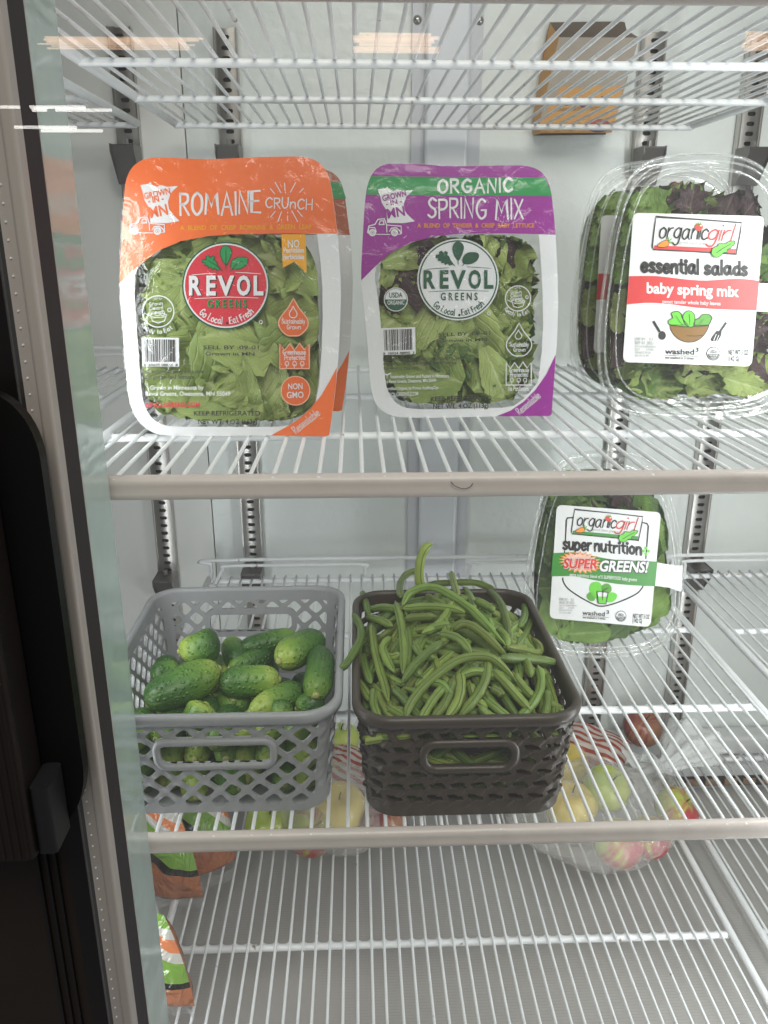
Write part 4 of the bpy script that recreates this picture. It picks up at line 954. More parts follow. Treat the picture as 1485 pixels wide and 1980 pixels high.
def label3(t):
    sh = Lift(s3, 0.0142); b = MB(); q = rquad([(411,433),(1247,455),(1166,1414),(343,1386)], 42); ring(b, sh, q, [], 0.0, LBL, 0.0) if False else poly(b, sh, q, 0, LBL)
    poly(b, sh, [(1212,882),(1400,888),(1380,1068),(1196,1062)], -0.6, LBL)
    o = b.build('paper_label', t)
    b = MB(); top = cr([(384,838),(560,838),(720,856),(860,866),(1000,858),(1110,856),(1213,868)], 4); bot = cr([(1196,1056),(1100,1054),(990,1050),(820,1040),(640,1016),(500,1008),(368,1018)], 4)
    poly(b, sh, [tuple(p) for p in top]+[tuple(p) for p in bot], 1, LRED)
    v, fs = bfont('baby spring mix', 0.03); xm = max(p[0] for p in v)
    b.add([sh.w(*(492+592*x/xm, 945+24*x/xm-66*y/CAPH), 2*LAY) for x, y in v], fs, LBL)
    text(b, sh, 'sweet tender whole baby leaves', (594,1010), (966,1024), 23, 2, LBL, off=0.012); b.build('red_band', t)
    b = MB(); emblem(b, sh, quadmap((0,0,565,242), [(535,459),(1102,479),(1082,698),(530,684)]), 0.98, LRED); b.build('emblem', t)
    b = MB()
    T = lambda x0, x1, y0, y1, h: (lambda W: (lambda x, y: (x0+(x1-x0)*x/W, y0+(y1-y0)*x/W-h*y)))
    hand(b, sh, 'essential', None, None, 0, 22, 2, LINK, gap=0.20, fn=T(464,822,808,822,88)); hand(b, sh, 'salads', None, None, 0, 22, 2, LINK, gap=0.20, fn=T(868,1132,824,830,84)); b.build('title_lettering', t)
    b = MB(); bw = [(640,1148)]+[tuple(p) for p in cr([(648,1180),(680,1225),(730,1254),(790,1258),(840,1235),(874,1195),(894,1152)], 4)]
    poly(b, sh, bw, 1, BOWL); stroke(b, sh, bw, 4, 2, LINK, True); stroke(b, sh, [(752,1218),(810,1220),(862,1214)], 4, 2, LINK)
    for c, M in (([(640,1146),(634,1120),(660,1104),(652,1074),(690,1062),(716,1080),(724,1110),(760,1158),(700,1156)], LIME), ([(800,1158),(804,1118),(830,1104),(850,1082),(890,1082),(912,1104),(904,1122),(886,1150)], LIME2), ([(752,1156),(726,1110),(734,1076),(764,1058),(796,1078),(802,1112),(792,1158)], LIME)):
        p = [tuple(x) for x in cr(c, 4, True)]; poly(b, sh, p, 2 if M is not LIME or c[0][0] != 752 else 3, M); stroke(b, sh, p, 4, 4, LINK, True)
    for l in ([(764,1080),(770,1120),(768,1150)],[(680,1090),(705,1130),(725,1150)],[(860,1110),(830,1140)]): stroke(b, sh, l, 3, 5, LINK)
    stroke(b, sh, [(542,1132),(574,1186)], 22, 2, LINK); poly(b, sh, circle(594,1216,24,18,28,0.4), 2, LINK)
    stroke(b, sh, [(998,1140),(960,1194)], 20, 2, LINK); poly(b, sh, [(974,1192),(940,1186),(904,1236),(908,1252),(950,1250),(968,1220)], 2, LINK); 
    for a in ((922,1244),(938,1250)): stroke(b, sh, [(a[0],a[1]+4),(a[0]+16,a[1]-34)], 5, 3, LBL)
    b.build('bowl_drawing', t)
    b = MB(); text(b, sh, 'washed', (612,1334), (798,1338), 34, 2, LINK); text(b, sh, '3', (806,1320), (826,1321), 26, 2, LINK); stroke(b, sh, [(610,1342),(828,1350)], 3, 2, LINK); text(b, sh, 'we washed it 3 times', (612,1364), (796,1370), 16, 2, LINK)
    usda_bw(b, sh, 920, 1332, 44, 2)
    text(b, sh, 'NET WT 5 OZ', (1016,1338), (1144,1342), 32, 2, LINK); text(b, sh, '(142 G)', (1012,1380), (1086,1382), 32, 2, LINK); datecode(b, sh, 420, 1246, 2, 'SEP 01 2021'); b.build('small_print', t)
t3 = clamshell(s3, 'clear salad box with red banded white label at the right end of the shelf', lid3, [(260,1640),(1380,1640),(300,300),(1340,300)], 'x', [(3,'frill',LF_BAB),(2,'spinach',LF_DRK),(2.2,'oak',LF_RED),(3,'frill',LF_GRN)], 31, 60, 0.062, label3, s3.uv(800,215)[1])
t3b = dup(t3, tuple(s3.O+Vector((-0.012, 0.088, 0.0))), 'clear salad box standing behind the red labelled one, its left side peeping out', rotz=R_(2))

O4 = atZ(980+545/2.9406, 860+1196/2.9406, ZL); O4.z += 0.0015
s4 = Sheet(O4, R_(10), R_(-1.0), 980, 860, 2.9406)
lid4 = SQ([(118,960),(120,820),(148,620),(190,400),(250,220),(330,110),(450,70),(580,62),(720,80),(830,140),(900,260),(950,430),(978,640),(985,820),(968,980),(905,1090),(790,1160),(560,1188),(330,1168),(180,1090)])
def label4(t):
    sh = Lift(s4, 0.0142); b = MB(); poly(b, sh, rquad([(284,341),(877,384),(816,1037),(242,986)], 34), 0, LBL)
    poly(b, sh, [(850,668),(905,678),(1000,690),(992,836),(920,812),(842,802)], -0.6, LBL); b.build('paper_label', t)
    b = MB(); top = cr([(262,616),(380,612),(480,630),(600,652),(720,658),(856,664)], 4); bot = cr([(842,804),(740,800),(620,790),(500,770),(380,748),(252,748)], 4)
    poly(b, sh, [tuple(p) for p in top]+[tuple(p) for p in bot], 1, LGRN)
    star = []
    c = (416,668)
    for i in range(44):
        a = 2*math.pi*i/44; r = 1.0 if i % 2 else 0.72; star.append((c[0]+122*r*math.cos(a), c[1]+10*math.cos(a)+62*r*math.sin(a)))
    poly(b, sh, star, 2, mat('pale_pink_star', (0.80,0.48,0.38), 0.4)); stroke(b, sh, star, 4, 3, CARR, True)
    for txt, x0, x1, y, M, oM, h in (('SUPER', 318, 512, 698, TOM, LBL, 52), ('GREENS!', 520, 796, 716, LBL, LINK, 58)):
        for dx, dy, k, MM, of in ((3,3,4,LINK,0.06),(0,0,5,oM if M is LBL else LBL,0.075),(0,0,6,M,0.035)):
            text(b, sh, txt, (x0+dx,y+dy), (x1+dx,y+dy+(8 if x0 > 500 else 4)), h, k, MM if MM is not None else M, off=of, shear=0.18)
    text(b, sh, 'extra nutritious blend of 5 SUPERFOOD baby greens', (356,746), (738,776), 19, 2, LBL, off=0.012); b.build('green_band', t)
    b = MB(); emblem(b, sh, quadmap((0,0,565,242), [(371,366),(774,396),(760,544),(366,516)]), 0.70, LGRN); b.build('emblem', t)
    b = MB()
    T = lambda x0, x1, y0, y1, h: (lambda W: (lambda x, y: (x0+(x1-x0)*x/W, y0+(y1-y0)*x/W-h*y)))
    hand(b, sh, 'super', None, None, 0, 15, 2, LINK, gap=0.20, fn=T(322,478,592,602,66)); hand(b, sh, 'nutrition', None, None, 0, 15, 2, LINK, gap=0.20, fn=T(500,762,602,624,66)); b.build('title_lettering', t)
    b = MB(); stroke(b, sh, [(376,414),(344,416),(338,430),(333,545)], 9, 1, LINK); stroke(b, sh, [(772,442),(796,448),(804,462),(790,645)], 9, 1, LINK); stroke(b, sh, [(328,604),(328,612)], 8, 1, LINK)
    stroke(b, sh, [tuple(p) for p in cr([(318,758),(322,780),(350,820),(420,868),(490,905),(536,918),(600,906),(680,876),(740,845),(768,815),(773,803)], 4)], 8, 1, LINK)
    for q in ((776,604),(804,604),(790,588),(790,620)): poly(b, sh, circle(q[0],q[1],9,10), 2, LIME)
    for c, M in (([(500,870),(470,830),(478,788),(510,780),(534,790),(546,830),(536,868)], LIME), ([(456,850),(480,836),(502,852),(498,884),(470,886),(454,868)], LIME2), ([(540,800),(572,788),(594,808),(590,836),(560,846),(542,828)], LIME2), ([(560,850),(600,838),(626,852),(618,880),(590,895),(560,890)], LIME)):
        poly(b, sh, [tuple(x) for x in cr(c, 4, True)], 2, M)
    cup = [(512,832),(574,838),(562,904),(518,900)]; poly(b, sh, cup, 4, LBL); poly(b, sh, [(514,860),(570,864),(562,903),(518,899)], 5, LIME); stroke(b, sh, cup, 4, 6, LINK, True); stroke(b, sh, [(542,880),(546,826),(576,810)], 4, 7, LINK); b.build('cup_drawing', t)
    b = MB(); text(b, sh, 'washed', (428,966), (556,974), 24, 2, LINK); text(b, sh, '3', (564,960), (580,961), 20, 2, LINK); stroke(b, sh, [(428,972),(578,982)], 2.5, 2, LINK); text(b, sh, 'we washed it 3 times', (430,986), (560,994), 11, 2, LINK)
    usda_bw(b, sh, 648, 974, 31, 2); text(b, sh, 'NET WT 5 OZ', (716,984), (810,990), 24, 2, LINK); text(b, sh, '(142 G)', (714,1010), (768,1014), 24, 2, LINK); datecode(b, sh, 298, 884, 2, 'AUG 29 2021', 0.72); b.build('small_print', t)
clamshell(s4, 'clear salad box with green banded white label behind the bean basket', lid4, [(150,1130),(960,1130),(200,150),(900,150)], 'x', [(4,'spinach',LF_DRK),(4,'spinach',LF_BAB),(1.5,'frill',LF_BAB),(0.6,'oak',LF_RED)], 47, 56, 0.06, label4, s4.uv(560,130)[1])

# ------------------------------------------------------------------ plastic baskets
def perim(hx, hy, r):
    """rounded rectangle as a function of arc length; s=0 at front middle, running to +x"""
    segs = [('l', (0,-hy), (hx-r,-hy)), ('a', (hx-r,-hy+r), -90), ('l', (hx,-hy+r), (hx,hy-r)), ('a', (hx-r,hy-r), 0), ('l', (hx-r,hy), (-hx+r,hy)), ('a', (-hx+r,hy-r), 90), ('l', (-hx,hy-r), (-hx,-hy+r)), ('a', (-hx+r,-hy+r), 180), ('l', (-hx+r,-hy), (0,-hy))]
    Ls = [math.dist(s[1], s[2]) if s[0] == 'l' else r*math.pi/2 for s in segs]; tot = sum(Ls)
    def P(s):
        s %= tot
        for g, L in zip(segs, Ls):
            if s <= L:
                t = s/L
                if g[0] == 'l':
                    a, b = g[1], g[2]; d = ((b[0]-a[0])/L, (b[1]-a[1])/L); return (a[0]+(b[0]-a[0])*t, a[1]+(b[1]-a[1])*t, d[1], -d[0])
                q = R_(g[2]+90*t); return (g[1][0]+r*math.cos(q), g[1][1]+r*math.sin(q), math.cos(q), math.sin(q))
            s -= L
        return (0, -hy, 0, -1)
    return P, tot
def basket(label, cat, x0, x1, y0, y1, H, inset, M, pattern, group, cols):
    cx, cy = (x0+x1)/2, (y0+y1)/2; hx, hy = (x1-x0)/2-0.004, (y1-y0)/2-0.004; r = 0.038
    t = thing('plastic_basket', label, cat, (cx, cy, ZL), group)
    P, tot = perim(hx, hy, r); z0 = ZL+0.001
    def skin(off, rel=None):
        def f(s, h):
            x, y, nx, ny = P(s); k = 1-inset*(1-h/H); o = off+(rel(s, h) if rel else 0)
            return (cx+x*k+nx*o, cy+y*k+ny*o, z0+h)
        return f
    fpat, relief, frame = pattern(hx, hy, r, tot, H)
    b = MB(); perforated(b, fpat, 0, tot, int(tot/0.0022), 0.0, H, int(H/0.0021), skin(0.0, relief), skin(-0.0026), M, wrap=True); b.build('woven_wall', t, True)
    # rolled rim
    b = MB(); prof = [(-0.003,-0.012),(0.001,-0.012),(0.005,-0.010),(0.0062,-0.004),(0.0050,0.0012),(0.0015,0.0025),(-0.0028,0.001)]; rows = []
    for i in range(160):
        x, y, nx, ny = P(tot*i/160); rows.append([(cx+x+nx*o, cy+y+ny*o, z0+H+dz) for o, dz in prof])
    rows.append(rows[0]); b.grid(rows, M, closed=True); b.build('rim', t, True)
    # base plate with foot ring
    k = 1-inset; ring_ = [P(tot*i/120) for i in range(120)]; b = MB()
    vs = [(cx+p[0]*k, cy+p[1]*k, z0+0.004) for p in ring_]+[(cx+p[0]*k*0.985, cy+p[1]*k*0.985, z0+0.0005) for p in ring_]; n = 120
    b.add(vs, [tuple(range(n)), tuple(range(2*n-1, n-1, -1))]+[(i, (i+1) % n, (i+1) % n+n, i+n) for i in range(n)], M); b.build('base', t)
    # raised surround of the two hand holes
    for sc in frame:
        b = MB(); s0, hw, hc, hh, rr, wd = sc; o1 = rrect(-hw-wd, -hh-wd, hw+wd, hh+wd, rr+wd, 6); o2 = rrect(-hw, -hh, hw, hh, rr, 6); n = len(o1); rows = []
        for pts, off in ((o2,-0.0025),(o2,0.0042),([((a[0]+c[0])/2,(a[1]+c[1])/2) for a, c in zip(o1,o2)],0.0054),(o1,0.0040),(o1,-0.001)):
            rows.append([skin(off)(s0+a, hc+c) for a, c in pts])
        b.grid(rows, M, closed=True); b.build('handle_surround', t, True)
    return t
def rr_sd(x, y, hw, hh, r):
    a, b = abs(x)-hw+r, abs(y)-hh+r; return math.hypot(max(a,0), max(b,0))+min(max(a,b),0)-r
def lattice(hx, hy, r, tot, H):
    cols = 9; fw = 2*(hx-r); px = (2*hx)/8.2; py = H/4.45
    fx, half = hx-r, tot/2
    hand_c, hand_w, hand_h = H*0.62, 0.060, 0.0125
    def local(s):
        s = s % tot
        if s > half: s -= tot
        # distances to each wall's centre line
        side = hx-r+r*math.pi/2+(hy-r)
        if abs(s) < hx: return s, 'f', abs(s)-(hx-r*0.35)
        if abs(abs(s)-half) < hx: d = (s-half) if s > 0 else (s+half); return d, 'b', abs(d)-(hx-r*0.35)
        d = abs(s)-side; return d, 's', abs(d)-(hy-r*0.35)
    def f(s, h):
        d, w_, edge = local(s)
        if h < 0.006 or h > H-0.014: return 0.003
        a = d/px+h/py; c = d/px-h/py
        fa = abs(a-round(a)); fc = abs(c-round(c))      # 0 on a bar
        hole = ((abs(fa-0.5)**4.5+abs(fc-0.5)**4.5)**(1/4.5))
        v = (hole-0.372)*0.02
        v = max(v, edge*0.6+0.002 if edge > -0.004 else -1)
        if w_ in 'fb':
            sd = rr_sd(d, h-hand_c, hand_w, hand_h, 0.007)
            v = max(v, -(abs(sd-0.004)-0.004))
            if sd < 0: v = sd
        v = max(v, (0.0085-h)*0.8, (h-(H-0.0165))*0.8)
        return v
    def relief(s, h):
        d, w_, e = local(s); a = d/px+h/py; c = d/px-h/py
        fa = abs(a-round(a)); fc = abs(c-round(c)); over = (math.floor(a+0.5)+math.floor(c+0.5)) % 2
        if not 0.013 < h < H-0.017: return 0.0004
        k = max(0.0, min(1.0, 0.5+(fc-fa)*4)); return 0.0010*(k if over else 1-k)
    return f, relief, [(0, hand_w, hand_c, hand_h, 0.007, 0.0075), (tot/2, hand_w, hand_c, hand_h, 0.007, 0.0075)]
def weave(hx, hy, r, tot, H):
    hand_c, hand_w, hand_h = H*0.62, 0.046, 0.013
    n = round(tot/0.0235); px = tot/n; py = 0.0165
    half = tot/2
    def cell(s, h):
        row = math.floor(h/py); sh_ = s+h*0.55+(row % 2)*px*0.5
        return row, (sh_/px) % 1.0, (h/py) % 1.0
    def hd(s):
        s = s % tot
        if s > half: s -= tot
        return s if abs(s) < hx else ((s-half) if s > half-hx else (s+half) if s < -half+hx else 9)
    def f(s, h):
        if h < 0.011 or h > H-0.013: return 0.003
        row, a, c = cell(s, h); big = h > H-0.030
        w_ = 0.35 if not big else 0.36; hgt = 0.24 if not big else 0.32
        v = max(abs(a-0.5)/w_, abs(c-0.5)/hgt)-1; v *= 0.003
        d = hd(s); sd = rr_sd(d, h-hand_c, hand_w, hand_h, 0.010)
        v = max(v, -(abs(sd-0.0045)-0.0045))
        if sd < 0: v = sd
        return v
    def relief(s, h):
        if h < 0.011 or h > H-0.013: return 0.0012
        row, a, c = cell(s, h); diag = ((s-h*0.9)/px) % 1.0
        k = max(0.0, 1-abs(diag-0.5)/0.17); return 0.0012*math.sin(math.pi*c)**2+0.0034*min(1.0, k*2)*(1 if row % 2 else 0.55)
    return f, relief, [(0, hand_w, hand_c, hand_h, 0.010, 0.009), (tot/2, hand_w, hand_c, hand_h, 0.010, 0.009)]
GREYP = mat('grey_basket_plastic', (0.305,0.31,0.322), 0.38, bump=(80,0.06,0.001)); DARKP = mat('dark_brown_basket_plastic', (0.062,0.048,0.039), 0.38, bump=(90,0.10,0.001))
HB = 0.132
basket('grey lattice plastic basket full of cucumbers, left on the lower shelf', 'basket', -0.288, -0.020, 0.732, 1.065, HB, 0.085, GREYP, lattice, 'plastic produce baskets', 9)
basket('dark brown woven plastic basket heaped with green beans', 'basket', -0.006, 0.238, 0.719, 1.045, HB, 0.085, DARKP, weave, 'plastic produce baskets', 12)

# ------------------------------------------------------------------ cucumbers
def cuc_mat():
    M = bpy.data.materials.new('cucumber_skin'); M.use_nodes = True; nt = M.node_tree; L = nt.links; B = nt.nodes['Principled BSDF']; N = nt.nodes.new
    tc = N('ShaderNodeTexCoord'); sx = N('ShaderNodeSeparateXYZ'); L.new(tc.outputs['UV'], sx.inputs[0]); oi = N('ShaderNodeObjectInfo')
    rp = N('ShaderNodeValToRGB'); e = rp.color_ramp.elements; e[0].position = 0.0; e[0].color = (0.30,0.40,0.07,1); e[1].position = 1; e[1].color = (0.030,0.095,0.014,1)
    for p, c in ((0.10,(0.17,0.29,0.04,1)),(0.42,(0.065,0.165,0.022,1)),(0.72,(0.030,0.095,0.015,1))): q = e.new(p); q.color = c
    nz = N('ShaderNodeTexNoise'); nz.inputs['Scale'].default_value = 24; nz.inputs['Detail'].default_value = 5; L.new(tc.outputs['Object'], nz.inputs['Vector'])
    ad = N('ShaderNodeMath'); ad.operation = 'MULTIPLY_ADD'; ad.inputs[1].default_value = 0.55; ad.inputs[2].default_value = -0.27; L.new(nz.outputs['Fac'], ad.inputs[0])
    a2 = N('ShaderNodeMath'); a2.operation = 'ADD'; L.new(sx.outputs[1], a2.inputs[0]); L.new(ad.outputs[0], a2.inputs[1])
    ro = N('ShaderNodeMath'); ro.operation = 'MULTIPLY_ADD'; ro.inputs[1].default_value = 0.5; ro.inputs[2].default_value = -0.28; L.new(oi.outputs['Random'], ro.inputs[0])
    a3 = N('ShaderNodeMath'); a3.operation = 'ADD'; L.new(a2.outputs[0], a3.inputs[0]); L.new(ro.outputs[0], a3.inputs[1]); L.new(a3.outputs[0], rp.inputs[0])
    # pale lengthwise streaks, fading to the stem
    wv = N('ShaderNodeTexNoise'); wv.inputs['Scale'].default_value = 1; mp = N('ShaderNodeMapping'); mp.inputs['Scale'].default_value = (26, 1.4, 1); L.new(tc.outputs['UV'], mp.inputs[0]); L.new(mp.outputs[0], wv.inputs['Vector'])
    st = N('ShaderNodeMapRange'); st.inputs[1].default_value = 0.56; st.inputs[2].default_value = 0.72; st.inputs[4].default_value = 0.62; L.new(wv.outputs['Fac'], st.inputs[0])
    mx = N('ShaderNodeMix'); mx.data_type = 'RGBA'; mx.inputs[7].default_value = (0.15,0.24,0.06,1); L.new(rp.outputs[0], mx.inputs[6]); L.new(st.outputs[0], mx.inputs[0])
    # warts
    vo = N('ShaderNodeTexVoronoi'); vo.inputs['Scale'].default_value = 185; L.new(tc.outputs['Object'], vo.inputs['Vector'])
    wr = N('ShaderNodeMapRange'); wr.inputs[1].default_value = 0.0; wr.inputs[2].default_value = 0.42; wr.inputs[3].default_value = 1; wr.inputs[4].default_value = 0; L.new(vo.outputs['Distance'], wr.inputs[0])
    bp = N('ShaderNodeBump'); bp.inputs['Strength'].default_value = 0.85; bp.inputs['Distance'].default_value = 0.0022; L.new(wr.outputs[0], bp.inputs['Height']); L.new(bp.outputs[0], B.inputs['Normal'])
    m3 = N('ShaderNodeMix'); m3.data_type = 'RGBA'; m3.inputs[7].default_value = (0.10,0.17,0.05,1); L.new(mx.outputs[2], m3.inputs[6])
    w2 = N('ShaderNodeMath'); w2.operation = 'MULTIPLY'; w2.inputs[1].default_value = 0.30; L.new(wr.outputs[0], w2.inputs[0]); L.new(w2.outputs[0], m3.inputs[0])
    L.new(m3.outputs[2], B.inputs['Base Color']); B.inputs['Roughness'].default_value = 0.38; B.inputs['Specular IOR Level'].default_value = 0.45
    return M
CUC = cuc_mat(); STEMY = mat('pale_blossom_end', (0.34,0.36,0.12), 0.6, var=0.2, vscale=200)
cn = [0]
def cucumber(a, b_, ra, rb, label, bend=0.0, group='cucumbers in the grey basket'):
    a, b_ = Vector(a), Vector(b_); cn[0] += 1; r = random.Random(cn[0]*13)
    ax = (b_-a); L_ = ax.length; ax.normalize(); side = ax.cross(Vector((0,0,1)));
    if side.length < 0.05: side = Vector((1,0,0))
    side.normalize(); up = side.cross(ax); nr, ns = 26, 20; rows = []; mid = (a+b_)/2; ph = r.uniform(0,6)
    rm = (ra+rb)/2
    for i in range(nr+1):
        t = i/nr; e = (1-abs(2*t-1)**3.2)**0.5 if 0 < t < 1 else 0.02
        rad = (ra+(rb-ra)*t)*max(e, 0.03)*(1+0.035*math.sin(t*9+ph)); c = a+ax*(L_*t)+(up*math.cos(ph)+side*math.sin(ph))*bend*L_*(math.sin(math.pi*t)-0.5)
        row = []
        for k in range(ns):
            q = 2*math.pi*k/ns; d = side*math.cos(q)+up*math.sin(q); rr = rad*(1+0.03*math.cos(3*q+ph)+0.02*noise.noise(c*90+d*2))
            row.append(c+d*rr)
        row.append(row[0]); rows.append(row)
    b = MB(); b.grid(rows, CUC, uv=True)
    o = b.build('cucumber', None, True, org=mid); tag(o, label, 'cucumber', group)
    b2 = MB(); e = a-ax*0.0004; b2.tube([e+ax*0.0022, e-ax*0.0004, e-ax*0.0010], [ra*0.28, ra*0.18, ra*0.05], STEMY, 9); b2.build('blossom_scar', o, True)
    return o
def z7(x, y): return (220+x/3.094, 1100+y/3.094)
def on7(x, y, z): return atZ(*z7(x, y), z)
ZR = ZL+HB
topc = [  # ends in crop px with height, radii in crop px, label
 ((390,540),(640,485),-0.012,-0.006,62,98,'curved olive green cucumber with a pale round end, at the back of the pile',0.10),
 ((640,640),(190,845),-0.020,-0.034,96,104,'big glossy light green cucumber lying across the front left of the grey basket',0.03),
 ((1000,705),(630,730),-0.030,-0.032,80,84,'dark ridged cucumber in the middle, its end beside the big light green one',0.02),
 ((1110,445),(745,530),-0.022,-0.026,62,62,'dark cucumber lying across the back of the pile under the basket hand hole',0.03),
 ((690,640),(960,560),-0.036,-0.036,58,62,'dark cucumber squeezed between the back one and the middle one',0.0),
 ((985,600),(1235,455),-0.012,-0.014,84,86,'plump cucumber with a light green end at the upper right of the pile',0.02),
 ((1210,810),(1245,520),-0.026,-0.014,84,66,'upright cucumber leaning on the right wall of the grey basket',0.03),
 ((810,905),(1135,765),-0.042,-0.040,56,78,'mottled cucumber in front of the middle one, tilted to the right',0.03),
 ((1000,965),(1005,835),-0.052,-0.038,58,60,'small light green cucumber end pointing up near the front rim',0.0),
 ((1090,885),(1260,830),-0.046,-0.040,60,72,'short dark cucumber in the front right corner of the grey basket',0.0),
 ((560,850),(470,1000),-0.040,-0.060,82,84,'cucumber with a pale end just under the big light green one',0.0),
 ((720,815),(720,900),-0.046,-0.085,92,88,'cucumber standing on end in front of the middle one',0.0),
 ((400,640),(225,700),-0.034,-0.038,62,70,'cucumber at the left wall half hidden behind the big light green one',0.0),
 ((700,480),(765,625),-0.030,-0.034,68,66,'yellowish cucumber tucked behind the curved olive one',0.0),
]
for p, q, za, zb, ra, rb, lab, bd in topc:
    A, B_ = on7(*p, ZR+za), on7(*q, ZR+zb); k = lambda P: P.dot(CF)/PF/3.094
    for Q in (A, B_): Q.y = max(Q.y, 0.772); Q.x = max(Q.x, -0.262)
    cucumber(A+Vector((0,0,0.010)), B_+Vector((0,0,0.010)), ra*k(A)*1.18, rb*k(B_)*1.18, lab, bd)
r = random.Random(5)
for i in range(40):                                 # the rest of the pile, seen through the lattice
    lay = i//14; z = ZL+0.021+lay*0.029; q = i % 14
    cx = -0.262+0.215*((q % 7)+0.5)/7+r.uniform(-.006,.006); cy = (0.789 if q < 7 else 0.905)+r.uniform(-.004,.02)+lay*0.004
    an = r.uniform(-0.7,0.7); Lh = r.uniform(0.030,0.040); d = Vector((math.sin(an)*Lh*0.8, math.cos(an)*Lh, r.uniform(-.006,.006)))
    c = Vector((cx, cy, z)); cucumber(c-d, c+d, r.uniform(.0155,.020), r.uniform(.016,.021), 'dark green cucumber low in the pile, seen only through the grey lattice', r.uniform(0,.04), 'cucumbers low in the grey basket')

# ------------------------------------------------------------------ green beans
BEAN = mat('green_bean_skin', (0.195,0.285,0.060), 0.42, var=0.30, vscale=26, spec=0.45)
nt = BEAN.node_tree; oi = nt.nodes.new('ShaderNodeObjectInfo'); hs = nt.nodes.new('ShaderNodeHueSaturation'); bb = nt.nodes['Principled BSDF']
lk = bb.inputs['Base Color'].links[0]; src_ = lk.from_socket; nt.links.new(src_, hs.inputs['Color'])
mr = nt.nodes.new('ShaderNodeMapRange'); mr.inputs[3].default_value = 0.62; mr.inputs[4].default_value = 1.20; nt.links.new(oi.outputs['Random'], mr.inputs[0]); nt.links.new(mr.outputs[0], hs.inputs['Value']); nt.links.new(hs.outputs[0], bb.inputs['Base Color'])
mh = nt.nodes.new('ShaderNodeMapRange'); mh.inputs[3].default_value = 0.475; mh.inputs[4].default_value = 0.515; wn = nt.nodes.new('ShaderNodeTexWhiteNoise'); wn.noise_dimensions = '1D'; nt.links.new(oi.outputs['Random'], wn.inputs['W']); nt.links.new(wn.outputs['Value'], mh.inputs[0]); nt.links.new(mh.outputs[0], hs.inputs['Hue'])
SEAM = mat('bean_seam', (0.075,0.135,0.025), 0.5); BTIP = mat('bean_stem_tip', (0.22,0.22,0.08), 0.6)
bx0, bx1, by0, by1 = 0.002, 0.228, 0.728, 1.036
def mound(x, y):
    a = (x-(bx0+bx1)/2)/((bx1-bx0)/2); b = (y-(by0+by1)/2)/((by1-by0)/2)
    return ZR-0.014+0.074*max(0, 1-abs(a)**2.6)*max(0, 1-abs(b+0.05)**2.8)*(0.80+0.2*b)
def hit(px, py):
    d = ray(px, py); lo = None; t = 0.70
    while t < 1.25:
        P = d*(t/d.y)
        if P.z < mound(P.x, P.y): return P
        t += 0.002
    return d*((ZR+0.004)/d.z)
def bean(path, rad, lab='green bean lying in the heap in the dark basket', grp='green beans in the dark basket'):
    pts = cr(path, 5) if len(path) > 2 else cr([path[0], (Vector(path[0])+Vector(path[1]))/2+Vector((0,0,0.002)), path[1]], 5)
    n = len(pts); r = random.Random(int(abs(pts[0].x*1e5))+n); rs = []; ph = r.uniform(0,6)
    for i in range(n):
        t = i/(n-1); e = min(1, (t/0.10)**0.6 if t > 0 else 0.12, ((1-t)/0.20)**0.75 if t < 1 else 0.1); rs.append(rad*max(0.12, e)*(1+0.06*math.sin(t*26+ph)))
    mid = sum(pts, Vector())/n; b = MB(); b.tube(pts, rs, BEAN, 10)
    # one side of the pod carries a dark seam
    o = b.build('green_bean', None, True, org=mid); tag(o, lab, 'green bean', grp)
    sd = MB(); c = r.uniform(-0.5,0.5); sp = []
    for i in range(1, n-1):
        t = (pts[i+1]-pts[i-1]).normalized(); v = (-pts[i]).normalized(); sdv = t.cross(v).normalized(); nn = (v-t*v.dot(t)).normalized(); q = (nn*math.cos(c)+sdv*math.sin(c)); sp.append(pts[i]+q*(rs[i]*0.985))
    sd.tube(sp, rad*0.10, SEAM, 5); sd.build('seam', o, True)
    st = MB(); d = (pts[0]-pts[1]).normalized(); st.tube([pts[0]+d*(-0.001), pts[0]+d*0.003], [rad*0.30, rad*0.16], BTIP, 6); st.build('stem_tip', o, True)
    return o
def z8(x, y): return (640+x/2.97, 1030+y/2.97)
special = {
 0:'long arched green bean crossing the top of the heap', 7:'curly green bean hanging over the left rim towards the grey basket', 16:'long bent green bean arching over the front of the heap', 17:'pointed green bean sticking out over the right rim', 18:'light green bean standing upright at the front centre of the heap', 23:'curved green bean following the front right corner of the basket', 9:'long straight green bean running down the left side of the heap'}
